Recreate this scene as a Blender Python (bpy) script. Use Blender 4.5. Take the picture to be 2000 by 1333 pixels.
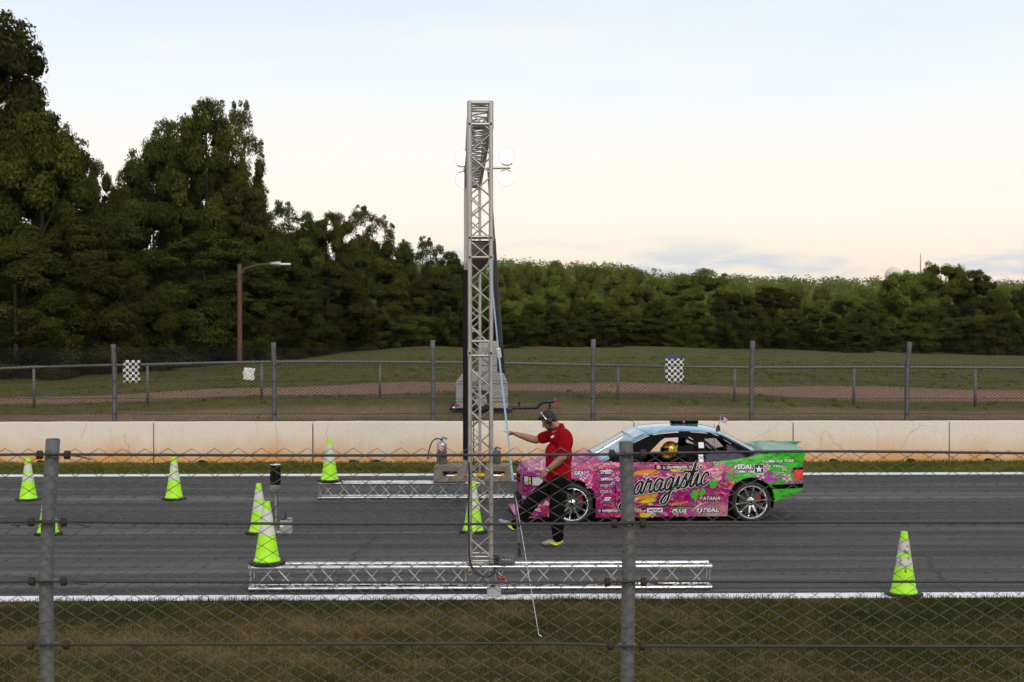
import bpy, bmesh, math, random
import numpy as np
from mathutils import Vector, Matrix, Euler
from mathutils.geometry import tessellate_polygon

for o in list(bpy.data.objects):
    bpy.data.objects.remove(o)
scene = bpy.context.scene
COL = scene.collection
R = math.radians

# ------------------------------------------------------------------ camera
CAM_H = 3.16
YAW, PITCH, FPX = 0.02, math.atan(58.5 / 2778.0), 2777.8
cam_d = bpy.data.cameras.new('camera')
cam_d.lens = 50.0
cam_d.sensor_width = 36.0
cam_d.clip_start = 0.1
cam_d.clip_end = 6000
cam_d.dof.use_dof = True
cam_d.dof.focus_distance = 21.0
cam_d.dof.aperture_fstop = 11.0
cam = bpy.data.objects.new('camera', cam_d)
COL.objects.link(cam)
cam.location = (0, 0, CAM_H)
cam.rotation_euler = (R(90) - PITCH, 0, -YAW)
scene.camera = cam

# ------------------------------------------------------------------ sky, sun, exposure
SUN_EL, SUN_AZ = R(36), R(165)          # azimuth measured clockwise from +Y (the sun stands behind the camera)
world = bpy.data.worlds.new('World')
scene.world = world
world.use_nodes = True


CLOUD_OFF = (2.59, -2.45, 0.0)


def sky_world():
    nt = world.node_tree
    nt.nodes.clear()
    nd = nt.nodes.new
    lk = nt.links.new
    out = nd('ShaderNodeOutputWorld')
    bg = nd('ShaderNodeBackground')
    bg.inputs['Strength'].default_value = 0.1
    sky = nd('ShaderNodeTexSky')
    sky.sky_type = 'NISHITA'
    sky.sun_disc = False
    sky.sun_elevation = SUN_EL
    sky.sun_rotation = SUN_AZ
    sky.altitude = 250
    sky.dust_density = 2.0
    tc = nd('ShaderNodeTexCoord')
    sep = nd('ShaderNodeSeparateXYZ')
    lk(tc.outputs['Generated'], sep.inputs[0])
    ramp = nd('ShaderNodeValToRGB')
    lk(sep.outputs['Z'], ramp.inputs[0])
    cr = ramp.color_ramp
    stops = [(0.0, (1.0, .84, .67)), (.03, (1.04, .90, .735)), (.065, (1.08, .975, .84)), (.105, (1.06, 1.0, .93)),
             (.15, (.93, .98, 1.0)), (.21, (.80, .91, 1.0)), (.45, (.66, .75, .86)), (1.0, (.50, .58, .70))]
    while len(cr.elements) < len(stops):
        cr.elements.new(0.5)
    for e, (p, c) in zip(cr.elements, stops):
        e.position = p
        e.color = (*c, 1)
    # thin high veil: soft streaks
    mp = nd('ShaderNodeMapping')
    mp.inputs['Scale'].default_value = (1.6, 1.6, 11)
    mp.inputs['Rotation'].default_value = (0.05, 0.09, 0)
    lk(tc.outputs['Generated'], mp.inputs[0])
    n1 = nd('ShaderNodeTexNoise')
    n1.inputs['Scale'].default_value = 3.1
    n1.inputs['Detail'].default_value = 4
    lk(mp.outputs[0], n1.inputs['Vector'])
    r1 = nd('ShaderNodeValToRGB')
    r1.color_ramp.elements[0].position = .42
    r1.color_ramp.elements[1].position = .72
    lk(n1.outputs['Fac'], r1.inputs[0])
    m1 = nd('ShaderNodeMixRGB')
    m1.blend_type = 'MIX'
    m1.inputs[2].default_value = (1.08, 1.0, .90, 1)
    s1 = nd('ShaderNodeMath')
    s1.operation = 'MULTIPLY'
    s1.inputs[1].default_value = .38
    lk(r1.outputs[0], s1.inputs[0])
    lk(s1.outputs[0], m1.inputs[0])
    lk(ramp.outputs[0], m1.inputs[1])
    # low blue-grey clouds along the horizon
    mp2 = nd('ShaderNodeMapping')
    mp2.inputs['Scale'].default_value = (1, 1, 5.5)
    mp2.inputs['Location'].default_value = CLOUD_OFF
    lk(tc.outputs['Generated'], mp2.inputs[0])
    n2 = nd('ShaderNodeTexNoise')
    n2.inputs['Scale'].default_value = 7.5
    n2.inputs['Detail'].default_value = 7
    n2.inputs['Roughness'].default_value = .55
    lk(mp2.outputs[0], n2.inputs['Vector'])
    r2 = nd('ShaderNodeValToRGB')
    r2.color_ramp.elements[0].position = .50
    r2.color_ramp.elements[1].position = .60
    lk(n2.outputs['Fac'], r2.inputs[0])
    band = nd('ShaderNodeValToRGB')
    lk(sep.outputs['Z'], band.inputs[0])
    be = band.color_ramp.elements
    be[0].position = 0.0
    be[0].color = (1, 1, 1, 1)
    be[1].position = .055
    be[1].color = (0, 0, 0, 1)
    e = be.new(.034)
    e.color = (.9, .9, .9, 1)
    mul = nd('ShaderNodeMath')
    mul.operation = 'MULTIPLY'
    lk(r2.outputs[0], mul.inputs[0])
    lk(band.outputs[0], mul.inputs[1])
    mul2 = nd('ShaderNodeMath')
    mul2.operation = 'MULTIPLY'
    mul2.inputs[1].default_value = .8
    lk(mul.outputs[0], mul2.inputs[0])
    m2 = nd('ShaderNodeMixRGB')
    m2.inputs[2].default_value = (.58, .67, .80, 1)
    lk(mul2.outputs[0], m2.inputs[0])
    lk(m1.outputs[0], m2.inputs[1])
    # veil radiance over the clear sky model
    sc10 = nd('ShaderNodeMixRGB')
    sc10.blend_type = 'MULTIPLY'
    sc10.inputs[0].default_value = 1
    sc10.inputs[2].default_value = (10.3, 10.3, 10.3, 1)
    lk(m2.outputs[0], sc10.inputs[1])
    mix = nd('ShaderNodeMixRGB')
    mix.inputs[0].default_value = .92
    lk(sky.outputs[0], mix.inputs[1])
    lk(sc10.outputs[0], mix.inputs[2])
    lk(mix.outputs[0], bg.inputs['Color'])
    lk(bg.outputs[0], out.inputs[0])


sky_world()
sun_d = bpy.data.lights.new('sun', 'SUN')
sun_d.energy = 1.5
sun_d.angle = R(25)
sun_d.color = (1.0, .90, .78)
sun = bpy.data.objects.new('sun', sun_d)
COL.objects.link(sun)
sdir = Vector((math.sin(SUN_AZ) * math.cos(SUN_EL), math.cos(SUN_AZ) * math.cos(SUN_EL), math.sin(SUN_EL)))
sun.rotation_euler = sdir.to_track_quat('Z', 'Y').to_euler()
sun.location = sdir * 60
vs = scene.view_settings
vs.view_transform = 'Standard'
vs.look = 'None'
vs.exposure = 0.0
vs.gamma = 1.0
vs.use_curve_mapping = False
scene.render.engine = 'CYCLES'
cy = scene.cycles
cy.use_denoising = True
cy.max_bounces = 6
cy.diffuse_bounces = 3
cy.glossy_bounces = 3
cy.transmission_bounces = 4
cy.transparent_max_bounces = 8
cy.caustics_reflective = False
cy.caustics_refractive = False

# ------------------------------------------------------------------ helpers
_ca, _sa, _cp, _sp = math.cos(YAW), math.sin(YAW), math.cos(PITCH), math.sin(PITCH)
RIGHT = Vector((_ca, -_sa, 0))
FH = Vector((_sa, _ca, 0))
FWD = FH * _cp + Vector((0, 0, -_sp))
UP = FH * _sp + Vector((0, 0, _cp))
EYE = Vector((0, 0, CAM_H))


def ray(px, py):
    return FWD * FPX + RIGHT * (px - 1000.0) - UP * (py - 666.5)


def onY(px, py, Y):
    d = ray(px, py)
    return EYE + d * (Y / d.y)


def gnd(px, py, z=0.0):
    d = ray(px, py)
    return EYE + d * ((z - CAM_H) / d.z)


def tag(o, label=None, cat=None, group=None, kind=None):
    if label:
        o['label'] = label
    if cat:
        o['category'] = cat
    if group:
        o['group'] = group
    if kind:
        o['kind'] = kind
    return o


def empty(name, loc=(0, 0, 0), rz=0.0):
    o = bpy.data.objects.new(name, None)
    o.empty_display_size = .2
    COL.objects.link(o)
    o.location = loc
    o.rotation_euler = (0, 0, rz)
    return o


def link_mesh(name, me, mats, parent=None, smooth=False, loc=None):
    o = bpy.data.objects.new(name, me)
    COL.objects.link(o)
    if mats is not None:
        if not isinstance(mats, (list, tuple)):
            mats = [mats]
        if len(me.materials) == 0:
            for m in mats:
                me.materials.append(m)
    if smooth:
        me.polygons.foreach_set('use_smooth', [True] * len(me.polygons))
    if parent is not None:
        o.parent = parent
    if loc is not None:
        o.location = loc
    return o


def copy_tree(o, parent=None):
    c = o.copy()
    COL.objects.link(c)
    c.parent = parent
    for ch in list(o.children):
        copy_tree(ch, c)
    return c


class MB:
    def __init__(s):
        s.v = []
        s.f = []
        s.m = []

    def add(s, vs, fs, mi=0):
        b = len(s.v)
        s.v += [tuple(p) for p in vs]
        s.f += [tuple(b + i for i in f) for f in fs]
        s.m += [mi] * len(fs)
        return s

    def box(s, c, size, rz=0.0, mi=0, M=None):
        x, y, z = size[0] / 2, size[1] / 2, size[2] / 2
        pts = [Vector((sx * x, sy * y, sz * z)) for sz in (-1, 1) for sy in (-1, 1) for sx in (-1, 1)]
        m = Matrix.Rotation(rz, 3, 'Z') if M is None else M
        pts = [m @ p + Vector(c) for p in pts]
        return s.add(pts, [(0, 2, 3, 1), (4, 5, 7, 6), (0, 1, 5, 4), (2, 6, 7, 3), (0, 4, 6, 2), (1, 3, 7, 5)], mi)

    def tube(s, pts, r, n=8, mi=0, cap=True, closed=False):
        pts = [Vector(p) for p in pts]
        k = len(pts)
        if not isinstance(r, (list, tuple)):
            r = [r] * k
        vs, fs = [], []
        prev = None
        for i, p in enumerate(pts):
            if closed:
                d = pts[(i + 1) % k] - pts[i - 1]
            else:
                d = pts[min(i + 1, k - 1)] - pts[max(i - 1, 0)]
            if d.length < 1e-9:
                d = Vector((0, 0, 1))
            d.normalize()
            if prev is None:
                a = Vector((0, 0, 1)) if abs(d.z) < .9 else Vector((1, 0, 0))
                u = d.cross(a).normalized()
            else:
                u = prev - d * prev.dot(d)
                if u.length < 1e-6:
                    u = d.orthogonal()
                u.normalize()
            prev = u
            w = d.cross(u)
            for j in range(n):
                t = 2 * math.pi * j / n
                vs.append(p + (u * math.cos(t) + w * math.sin(t)) * r[i])
        rings = k if closed else k - 1
        for i in range(rings):
            for j in range(n):
                a, b = i * n + j, i * n + (j + 1) % n
                c, d2 = ((i + 1) % k) * n + (j + 1) % n, ((i + 1) % k) * n + j
                fs.append((a, b, c, d2))
        if cap and not closed:
            fs.append(tuple(range(n - 1, -1, -1)))
            fs.append(tuple((k - 1) * n + j for j in range(n)))
        return s.add(vs, fs, mi)

    def lathe(s, prof, n=24, mi=0, axis='Z', c=(0, 0, 0), mis=None):
        """prof: list of (radius, height)"""
        vs, fs = [], []
        c = Vector(c)
        for (r, h) in prof:
            for j in range(n):
                t = 2 * math.pi * j / n
                x, y = r * math.cos(t), r * math.sin(t)
                if axis == 'Z':
                    p = Vector((x, y, h))
                elif axis == 'Y':
                    p = Vector((x, h, y))
                else:
                    p = Vector((h, x, y))
                vs.append(c + p)
        b = len(s.v)
        s.v += [tuple(p) for p in vs]
        for i in range(len(prof) - 1):
            for j in range(n):
                s.f.append((b + i * n + j, b + i * n + (j + 1) % n, b + (i + 1) * n + (j + 1) % n, b + (i + 1) * n + j))
                s.m.append(mi if mis is None else mis[i])
        return s

    def prism(s, poly, axis_fn, mi=0, holes=()):
        """poly: 2D outline; axis_fn(u, v, side) -> point, side 0/1; closed solid"""
        loops = [list(poly)] + [list(h) for h in holes]
        flat = [p for l in loops for p in l]
        tris = tessellate_polygon([[Vector((p[0], p[1], 0)) for p in l] for l in loops])
        n = len(flat)
        vs = [axis_fn(p[0], p[1], 0) for p in flat] + [axis_fn(p[0], p[1], 1) for p in flat]
        fs = [tuple(t) for t in tris] + [tuple(n + i for i in reversed(t)) for t in tris]
        o = 0
        for l in loops:
            k = len(l)
            for i in range(k):
                a, b = o + i, o + (i + 1) % k
                fs.append((a, b, n + b, n + a))
            o += k
        return s.add(vs, fs, mi)

    def ellipsoid(s, c, rad, M=None, nu=14, nv=9, mi=0):
        c = Vector(c)
        vs, fs = [], []
        for i in range(1, nv):
            ph = math.pi * i / nv
            for j in range(nu):
                t = 2 * math.pi * j / nu
                p = Vector((rad[0] * math.sin(ph) * math.cos(t), rad[1] * math.sin(ph) * math.sin(t), rad[2] * math.cos(ph)))
                vs.append(c + (M @ p if M is not None else p))
        top = Vector((0, 0, rad[2]))
        bot = Vector((0, 0, -rad[2]))
        vs.append(c + (M @ top if M is not None else top))
        vs.append(c + (M @ bot if M is not None else bot))
        T, B = len(vs) - 2, len(vs) - 1
        for i in range(nv - 2):
            for j in range(nu):
                fs.append((i * nu + j, (i + 1) * nu + j, (i + 1) * nu + (j + 1) % nu, i * nu + (j + 1) % nu))
        for j in range(nu):
            fs.append((T, j, (j + 1) % nu))
            fs.append((B, (nv - 2) * nu + (j + 1) % nu, (nv - 2) * nu + j))
        return s.add(vs, fs, mi)

    def mesh(s, name):
        me = bpy.data.meshes.new(name)
        me.from_pydata(s.v, [], s.f)
        if any(s.m):
            me.polygons.foreach_set('material_index', s.m)
        bm = bmesh.new()
        bm.from_mesh(me)
        bmesh.ops.recalc_face_normals(bm, faces=bm.faces)
        bm.to_mesh(me)
        bm.free()
        return me

    def build(s, name, mats, parent=None, smooth=False, auto=None, bevel=None, loc=None):
        me = s.mesh(name)
        o = link_mesh(name, me, mats, parent, smooth, loc)
        if bevel:
            b = o.modifiers.new('bevel', 'BEVEL')
            b.width = bevel
            b.segments = 2
            b.limit_method = 'ANGLE'
            b.angle_limit = R(40)
        if auto:
            me.polygons.foreach_set('use_smooth', [True] * len(me.polygons))
            bm = bmesh.new()
            bm.from_mesh(me)
            for e in bm.edges:
                if len(e.link_faces) == 2 and e.calc_face_angle(0) > R(auto):
                    e.smooth = False
            bm.to_mesh(me)
            bm.free()
        return o


def eval_copy(o):
    """apply modifiers of o into its own mesh"""
    bpy.context.view_layer.update()
    dg = bpy.context.evaluated_depsgraph_get()
    me = bpy.data.meshes.new_from_object(o.evaluated_get(dg))
    o.modifiers.clear()
    o.data = me
    return o


def lerp_table(tab, x):
    if x <= tab[0][0]:
        return tab[0][1]
    for (a, va), (b, vb) in zip(tab, tab[1:]):
        if x <= b:
            t = (x - a) / (b - a)
            return va + (vb - va) * t
    return tab[-1][1]


def smooth_table(tab, x):
    """cubic (monotone-ish) interpolation"""
    n = len(tab)
    if x <= tab[0][0]:
        return tab[0][1]
    if x >= tab[-1][0]:
        return tab[-1][1]
    for i in range(n - 1):
        if x <= tab[i + 1][0]:
            break
    x0, y0 = tab[i]
    x1, y1 = tab[i + 1]
    h = x1 - x0
    d = (y1 - y0) / h
    m0 = d if i == 0 else .5 * (d + (y0 - tab[i - 1][1]) / (x0 - tab[i - 1][0]))
    m1 = d if i == n - 2 else .5 * (d + (tab[i + 2][1] - y1) / (tab[i + 2][0] - x1))
    t = (x - x0) / h
    return (y0 * (2 * t ** 3 - 3 * t ** 2 + 1) + m0 * h * (t ** 3 - 2 * t ** 2 + t) + y1 * (3 * t ** 2 - 2 * t ** 3) + m1 * h * (t ** 3 - t ** 2))


def catmull(pts, k=8):
    out = []
    n = len(pts)
    for i in range(n - 1):
        p0 = Vector(pts[max(i - 1, 0)])
        p1 = Vector(pts[i])
        p2 = Vector(pts[i + 1])
        p3 = Vector(pts[min(i + 2, n - 1)])
        for j in range(k):
            t = j / k
            out.append(.5 * ((2 * p1) + (p2 - p0) * t + (2 * p0 - 5 * p1 + 4 * p2 - p3) * t * t + (3 * p1 - p0 - 3 * p2 + p3) * t ** 3))
    out.append(Vector(pts[-1]))
    return out


# ------------------------------------------------------------------ materials
class NT:
    def __init__(s, name):
        s.mat = bpy.data.materials.new(name)
        s.mat.use_nodes = True
        s.nt = s.mat.node_tree
        s.bsdf = s.nt.nodes['Principled BSDF']
        s.out = s.nt.nodes['Material Output']

    def n(s, typ, **kw):
        nd = s.nt.nodes.new('ShaderNode' + typ)
        for k, v in kw.items():
            if k.startswith('i_'):
                nd.inputs[k[2:].replace('_', ' ')].default_value = v
            else:
                setattr(nd, k, v)
        return nd

    def l(s, a, b):
        s.nt.links.new(a, b)

    def coords(s, kind='Object', scale=(1, 1, 1), loc=(0, 0, 0), rot=(0, 0, 0)):
        tc = s.n('TexCoord')
        if kind == 'World':
            g = s.n('NewGeometry')
            src = g.outputs['Position']
        else:
            src = tc.outputs[kind]
        mp = s.n('Mapping')
        mp.inputs['Scale'].default_value = scale
        mp.inputs['Location'].default_value = loc
        mp.inputs['Rotation'].default_value = rot
        s.l(src, mp.inputs[0])
        return mp.outputs[0]

    def noise(s, vec, scale, detail=4, rough=.5, dist=0.0):
        nd = s.n('TexNoise')
        nd.inputs['Scale'].default_value = scale
        nd.inputs['Detail'].default_value = detail
        nd.inputs['Roughness'].default_value = rough
        nd.inputs['Distortion'].default_value = dist
        s.l(vec, nd.inputs['Vector'])
        return nd.outputs['Fac']

    def ramp(s, fac, stops, interp='LINEAR'):
        nd = s.n('ValToRGB')
        cr = nd.color_ramp
        cr.interpolation = interp
        while len(cr.elements) < len(stops):
            cr.elements.new(.5)
        for e, (p, c) in zip(cr.elements, stops):
            e.position = p
            if isinstance(c, (int, float)):
                c = (c, c, c)
            e.color = (*c, 1)
        s.l(fac, nd.inputs[0])
        return nd.outputs[0]

    def mix(s, fac, a, b, mode='MIX'):
        nd = s.n('MixRGB', blend_type=mode)
        for sock, v in ((nd.inputs[0], fac), (nd.inputs[1], a), (nd.inputs[2], b)):
            if isinstance(v, (int, float)):
                sock.default_value = v if sock == nd.inputs[0] else (v, v, v, 1)
            elif isinstance(v, tuple):
                sock.default_value = (*v, 1)
            else:
                s.l(v, sock)
        return nd.outputs[0]

    def math(s, op, a, b=0.0, c=None):
        nd = s.n('Math', operation=op)
        for i, v in enumerate((a, b) if c is None else (a, b, c)):
            if isinstance(v, (int, float)):
                nd.inputs[i].default_value = v
            else:
                s.l(v, nd.inputs[i])
        return nd.outputs[0]

    def bump(s, h, strength=.3, dist=.02):
        nd = s.n('Bump')
        nd.inputs['Strength'].default_value = strength
        nd.inputs['Distance'].default_value = dist
        s.l(h, nd.inputs['Height'])
        s.l(nd.outputs[0], s.bsdf.inputs['Normal'])

    def set(s, **kw):
        for k, v in kw.items():
            sock = s.bsdf.inputs[k.replace('_', ' ')]
            if isinstance(v, (int, float)):
                sock.default_value = v
            elif isinstance(v, tuple):
                sock.default_value = (*v, 1) if len(v) == 3 else v
            else:
                s.l(v, sock)
        return s


def plain(name, col, rough=.6, metal=0.0, var=.25, scale=14.0, bump=.0, coat=0.0, spec=.5, wear=None):
    t = NT(name)
    v = t.coords('Object')
    f = t.noise(v, scale, 5, .6)
    c = t.mix(t.ramp(f, [(.3, 0.0), (.7, 1.0)]), tuple(x * (1 - var) for x in col), tuple(min(1, x * (1 + var * .6)) for x in col))
    if wear:
        f2 = t.noise(v, wear[1], 6, .65)
        c = t.mix(t.ramp(f2, [(wear[2], 0.0), (wear[2] + .08, 1.0)]), c, wear[0])
    t.set(Base_Color=c, Metallic=metal, Specular_IOR_Level=spec, Coat_Weight=coat)
    r = t.ramp(f, [(.3, max(0, rough - .1)), (.7, min(1, rough + .1))])
    t.set(Roughness=r)
    if bump:
        t.bump(f, bump, .01)
    return t.mat


def leaf_mat(name, c0, c1, c2, transl=.35):
    t = NT(name)
    at = t.n('Attribute', attribute_name='rnd')
    oi = t.n('ObjectInfo')
    f = at.outputs['Fac']
    c = t.ramp(f, [(0.0, c0), (.55, c1), (1.0, c2)])
    hsv = t.n('HueSaturation')
    t.l(c, hsv.inputs['Color'])
    t.l(t.math('MULTIPLY_ADD', oi.outputs['Random'], .05, .475), hsv.inputs['Hue'])
    t.l(t.math('MULTIPLY_ADD', oi.outputs['Random'], .5, .75), hsv.inputs['Value'])
    d = t.n('BsdfDiffuse')
    tr = t.n('BsdfTranslucent')
    t.l(hsv.outputs[0], d.inputs[0])
    tcol = t.mix(1.0, hsv.outputs[0], (1.2, 1.15, .5), 'MULTIPLY')
    t.l(tcol, tr.inputs[0])
    ms = t.n('MixShader')
    ms.inputs[0].default_value = transl
    t.l(d.outputs[0], ms.inputs[1])
    t.l(tr.outputs[0], ms.inputs[2])
    gl = t.n('BsdfGlossy')
    gl.inputs['Roughness'].default_value = .45
    gl.inputs['Color'].default_value = (.8, .85, .8, 1)
    ms2 = t.n('MixShader')
    ms2.inputs[0].default_value = .006
    t.l(ms.outputs[0], ms2.inputs[1])
    t.l(gl.outputs[0], ms2.inputs[2])
    t.l(ms2.outputs[0], t.out.inputs[0])
    return t.mat


def mat_asphalt():
    t = NT('asphalt')
    v = t.coords('World')
    fine = t.noise(v, 95, 3, .7)
    med = t.noise(v, 2.2, 5, .6)
    vs_ = t.coords('World', (.05, 1.0, 1))
    streak = t.noise(vs_, 2.6, 6, .62)
    vs2 = t.coords('World', (.025, 1.0, 1), (3.1, 7.7, 0))
    skid = t.noise(vs2, 3.3, 3, .5, .25)
    base = t.ramp(fine, [(.25, (.037, .034, .032)), (.5, (.094, .085, .080)), (.78, (.205, .184, .170))])
    tone = t.noise(t.coords('World', (.012, 1.0, 1), (11, 5, 0)), .85, 4, .55, .15)
    base = t.mix(t.ramp(tone, [(.40, .0), (.47, .0), (.53, .95), (.62, .5)]), base, t.mix(1.0, base, (.36, .36, .38), 'MULTIPLY'))
    base = t.mix(t.ramp(tone, [(.30, .6), (.44, .0)]), base, t.mix(1.0, base, (1.5, 1.46, 1.42), 'MULTIPLY'))
    base = t.mix(t.ramp(streak, [(.42, 0.0), (.60, .85)]), base, t.mix(1.0, base, (.46, .45, .47), 'MULTIPLY'))
    base = t.mix(t.ramp(skid, [(.52, 0.0), (.57, .75), (.62, .75), (.66, .1)]), base, (.028, .027, .029))
    base = t.mix(t.ramp(med, [(.35, .0), (.7, .5)]), base, t.mix(1.0, base, (1.35, 1.3, 1.3), 'MULTIPLY'))
    # rubber marbles and grit
    vo = t.n('TexVoronoi', feature='F1')
    vo.inputs['Scale'].default_value = 5.5
    t.l(t.coords('World', (.75, 1, 1)), vo.inputs['Vector'])
    gate = t.noise(v, 1.1, 2, .5)
    spk = t.math('LESS_THAN', vo.outputs['Distance'], t.math('MULTIPLY', gate, .23))
    base = t.mix(t.math('MULTIPLY', spk, .85), base, (.022, .021, .022))
    t.set(Base_Color=base, Roughness=t.ramp(fine, [(.3, .72), (.7, .9)]), Specular_IOR_Level=.35)
    t.bump(fine, .5, .006)
    return t.mat


def mat_wall():
    t = NT('painted_concrete')
    v = t.coords('World')
    oi = t.n('ObjectInfo')
    big = t.noise(v, .9, 4, .6)
    fine = t.noise(v, 30, 4, .6)
    c = t.mix(t.ramp(big, [(.3, 0.0), (.7, 1.0)]), (.78, .69, .585), (.85, .77, .665))
    c = t.mix(t.ramp(fine, [(.35, .35), (.6, 0.0)]), c, (.62, .55, .47))
    c = t.mix(t.math('MULTIPLY', oi.outputs['Random'], .3), c, (.76, .67, .56))
    # vertical run-off streaks
    vst = t.coords('World', (6, 1, .35))
    st = t.noise(vst, 2.2, 4, .6)
    c = t.mix(t.ramp(st, [(.58, 0.0), (.75, .28)]), c, (.66, .47, .30))
    # clay splash near the ground
    sep = t.n('SeparateXYZ')
    t.l(v, sep.inputs[0])
    sn = t.noise(t.coords('World', (1, 1, .6)), 1.5, 6, .65)
    hgt = t.math('ADD', sep.outputs['Z'], t.math('MULTIPLY', t.math('SUBTRACT', sn, .5), -.75))
    c = t.mix(t.ramp(hgt, [(.0, 1.0), (.10, .9), (.28, .45), (.62, .0)]), c, (.72, .34, .10))
    # hairline cracks
    wn = t.n('TexNoise')
    wn.inputs['Scale'].default_value = 3
    t.l(v, wn.inputs['Vector'])
    vv = t.mix(.18, v, wn.outputs['Color'])
    vo = t.n('TexVoronoi', feature='DISTANCE_TO_EDGE')
    vo.inputs['Scale'].default_value = 1.25
    t.l(vv, vo.inputs['Vector'])
    gate = t.ramp(t.noise(v, .6, 2, .5), [(.47, 0.0), (.56, 1.0)])
    cr = t.math('MULTIPLY', t.ramp(vo.outputs['Distance'], [(.0, .55), (.012, 0.0)]), gate)
    c = t.mix(cr, c, (.36, .30, .25))
    pit = t.n('TexVoronoi', feature='F1')
    pit.inputs['Scale'].default_value = 7
    t.l(v, pit.inputs['Vector'])
    pk = t.math('LESS_THAN', pit.outputs['Distance'], t.math('MULTIPLY', big, .07))
    c = t.mix(t.math('MULTIPLY', pk, .7), c, (.30, .24, .19))
    t.set(Base_Color=c, Roughness=.75, Specular_IOR_Level=.3)
    t.bump(fine, .25, .004)
    return t.mat


def mat_ground():
    """short grass with worn clay tracks; the tracks follow the run of the service road"""
    t = NT('grass_ground')
    v = t.coords('World')
    n1 = t.noise(v, .55, 5, .6)
    n2 = t.noise(v, 9, 5, .7)
    n3 = t.noise(t.coords('World', (1, .45, 1)), 2.0, 5, .65)
    g = t.ramp(n3, [(.25, (.082, .068, .020)), (.5, (.122, .114, .026)), (.75, (.165, .148, .038))])
    g = t.mix(t.ramp(n2, [(.3, .65), (.7, 0.0)]), g, (.035, .034, .014))
    g = t.mix(t.ramp(n1, [(.5, 0.0), (.75, .35)]), g, (.13, .10, .04))
    clay_c = t.mix(t.ramp(n2, [(.3, 0.0), (.7, 1.0)]), (.19, .105, .068), (.30, .18, .125))
    sep = t.n('SeparateXYZ')
    t.l(v, sep.inputs[0])
    X, Y = sep.outputs['X'], sep.outputs['Y']
    lef = t.math('MAXIMUM', t.math('MULTIPLY_ADD', X, -1.0, -2.0), 0.0)   # the road bends to the west
    edge = t.math('MULTIPLY', t.math('SUBTRACT', t.noise(v, .8, 4, .6), .5), 1.1)
    yy = t.math('ADD', t.math('MULTIPLY_ADD', lef, .10, Y), edge)
    road = t.ramp(t.math('DIVIDE', yy, 100.0), [(.398, 0.0), (.405, 1.0), (.448, 1.0), (.458, 0.0)])
    track = t.ramp(t.math('DIVIDE', yy, 100.0), [(.346, 0.0), (.350, .8), (.364, .8), (.369, 0.0)])
    both = t.math('MAXIMUM', road, t.math('MULTIPLY', track, t.ramp(n1, [(.3, .4), (.6, 1.0)])))
    c = t.mix(t.math('MULTIPLY', both, t.ramp(n2, [(.2, .85), (.5, 1.0)])), g, clay_c)
    t.set(Base_Color=c, Roughness=.95, Specular_IOR_Level=.1)
    t.bump(n2, .8, .06)
    return t.mat


MAT = {}
MAT['asphalt'] = mat_asphalt()
MAT['wall'] = mat_wall()
MAT['ground'] = mat_ground()
MAT['line'] = plain('line_paint', (.80, .80, .80), .6, var=.12, scale=25, wear=((.35, .34, .34), 18, .68))
MAT['alu'] = plain('aluminium', (.62, .61, .60), .30, 1.0, var=.15, scale=9, wear=((.42, .41, .40), 11, .64))
MAT['alu_dull'] = plain('aluminium_dull', (.50, .465, .43), .45, .85, var=.12, scale=12)
MAT['galv'] = plain('galvanised', (.165, .17, .178), .45, .3, var=.14, scale=4, wear=((.15, .085, .05), 5, .70))
MAT['galv_far'] = plain('galvanised_weathered', (.15, .148, .15), .6, .3, var=.25, scale=5)
MAT['wire'] = plain('fence_wire', (.175, .155, .13), .6, .2, var=.2, scale=30)
MAT['wire_far'] = plain('fence_wire_weathered', (.06, .055, .048), .7, .2, var=.2, scale=30)
MAT['cable'] = plain('steel_cable', (.05, .047, .045), .6, .3, var=.3, scale=40)
MAT['rust'] = plain('rusty_iron', (.045, .028, .020), .8, .2, var=.5, scale=40)
MAT['black'] = plain('black_plastic', (.018, .018, .019), .5, var=.2)
MAT['blackcloth'] = plain('black_cloth', (.012, .012, .014), .9, var=.3, scale=30, spec=.15)
MAT['rubber'] = plain('rubber', (.02, .02, .02), .75, var=.3, scale=30)
MAT['lime'] = plain('cone_lime', (.44, .95, .005), .5, var=.10, scale=10, wear=((.10, .16, .02), 9, .74))
MAT['lime_dirty'] = plain('cone_lime_scuffed', (.42, .90, .005), .5, var=.10, scale=10, wear=((.07, .08, .03), 10, .58))
MAT['reflect'] = plain('cone_collar', (.66, .65, .61), .45, var=.10, scale=16, wear=((.42, .40, .36), 12, .66))
MAT['reflect_dirty'] = plain('cone_collar_scuffed', (.60, .56, .51), .5, var=.2, scale=16, wear=((.12, .11, .08), 12, .55))
MAT['concrete'] = plain('raw_concrete', (.24, .205, .17), .9, var=.35, scale=7, bump=.5, wear=((.13, .105, .085), 6, .60))
MAT['yellow'] = plain('yellow_strap', (.75, .42, .01), .6, var=.15)
MAT['steel'] = plain('chrome_steel', (.75, .74, .72), .22, 1.0, var=.1)
MAT['grey'] = plain('grey_paint', (.33, .33, .335), .45, var=.12, wear=((.2, .19, .18), 9, .7))
MAT['darkgrey'] = plain('dark_grey_paint', (.075, .078, .085), .45, var=.2)
MAT['red'] = plain('red_paint', (.45, .03, .025), .5, var=.15)
MAT['white'] = plain('white_paint', (.78, .78, .76), .5, var=.08)
MAT['bluerope'] = plain('blue_strap', (.24, .37, .48), .6, var=.15)
MAT['wood'] = plain('weathered_wood', (.13, .075, .045), .85, var=.35, scale=6)
MAT['bark'] = plain('bark', (.055, .043, .032), .9, var=.4, scale=4)
MAT['bark_pale'] = plain('bark_pale', (.14, .115, .09), .9, var=.4, scale=4)

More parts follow.
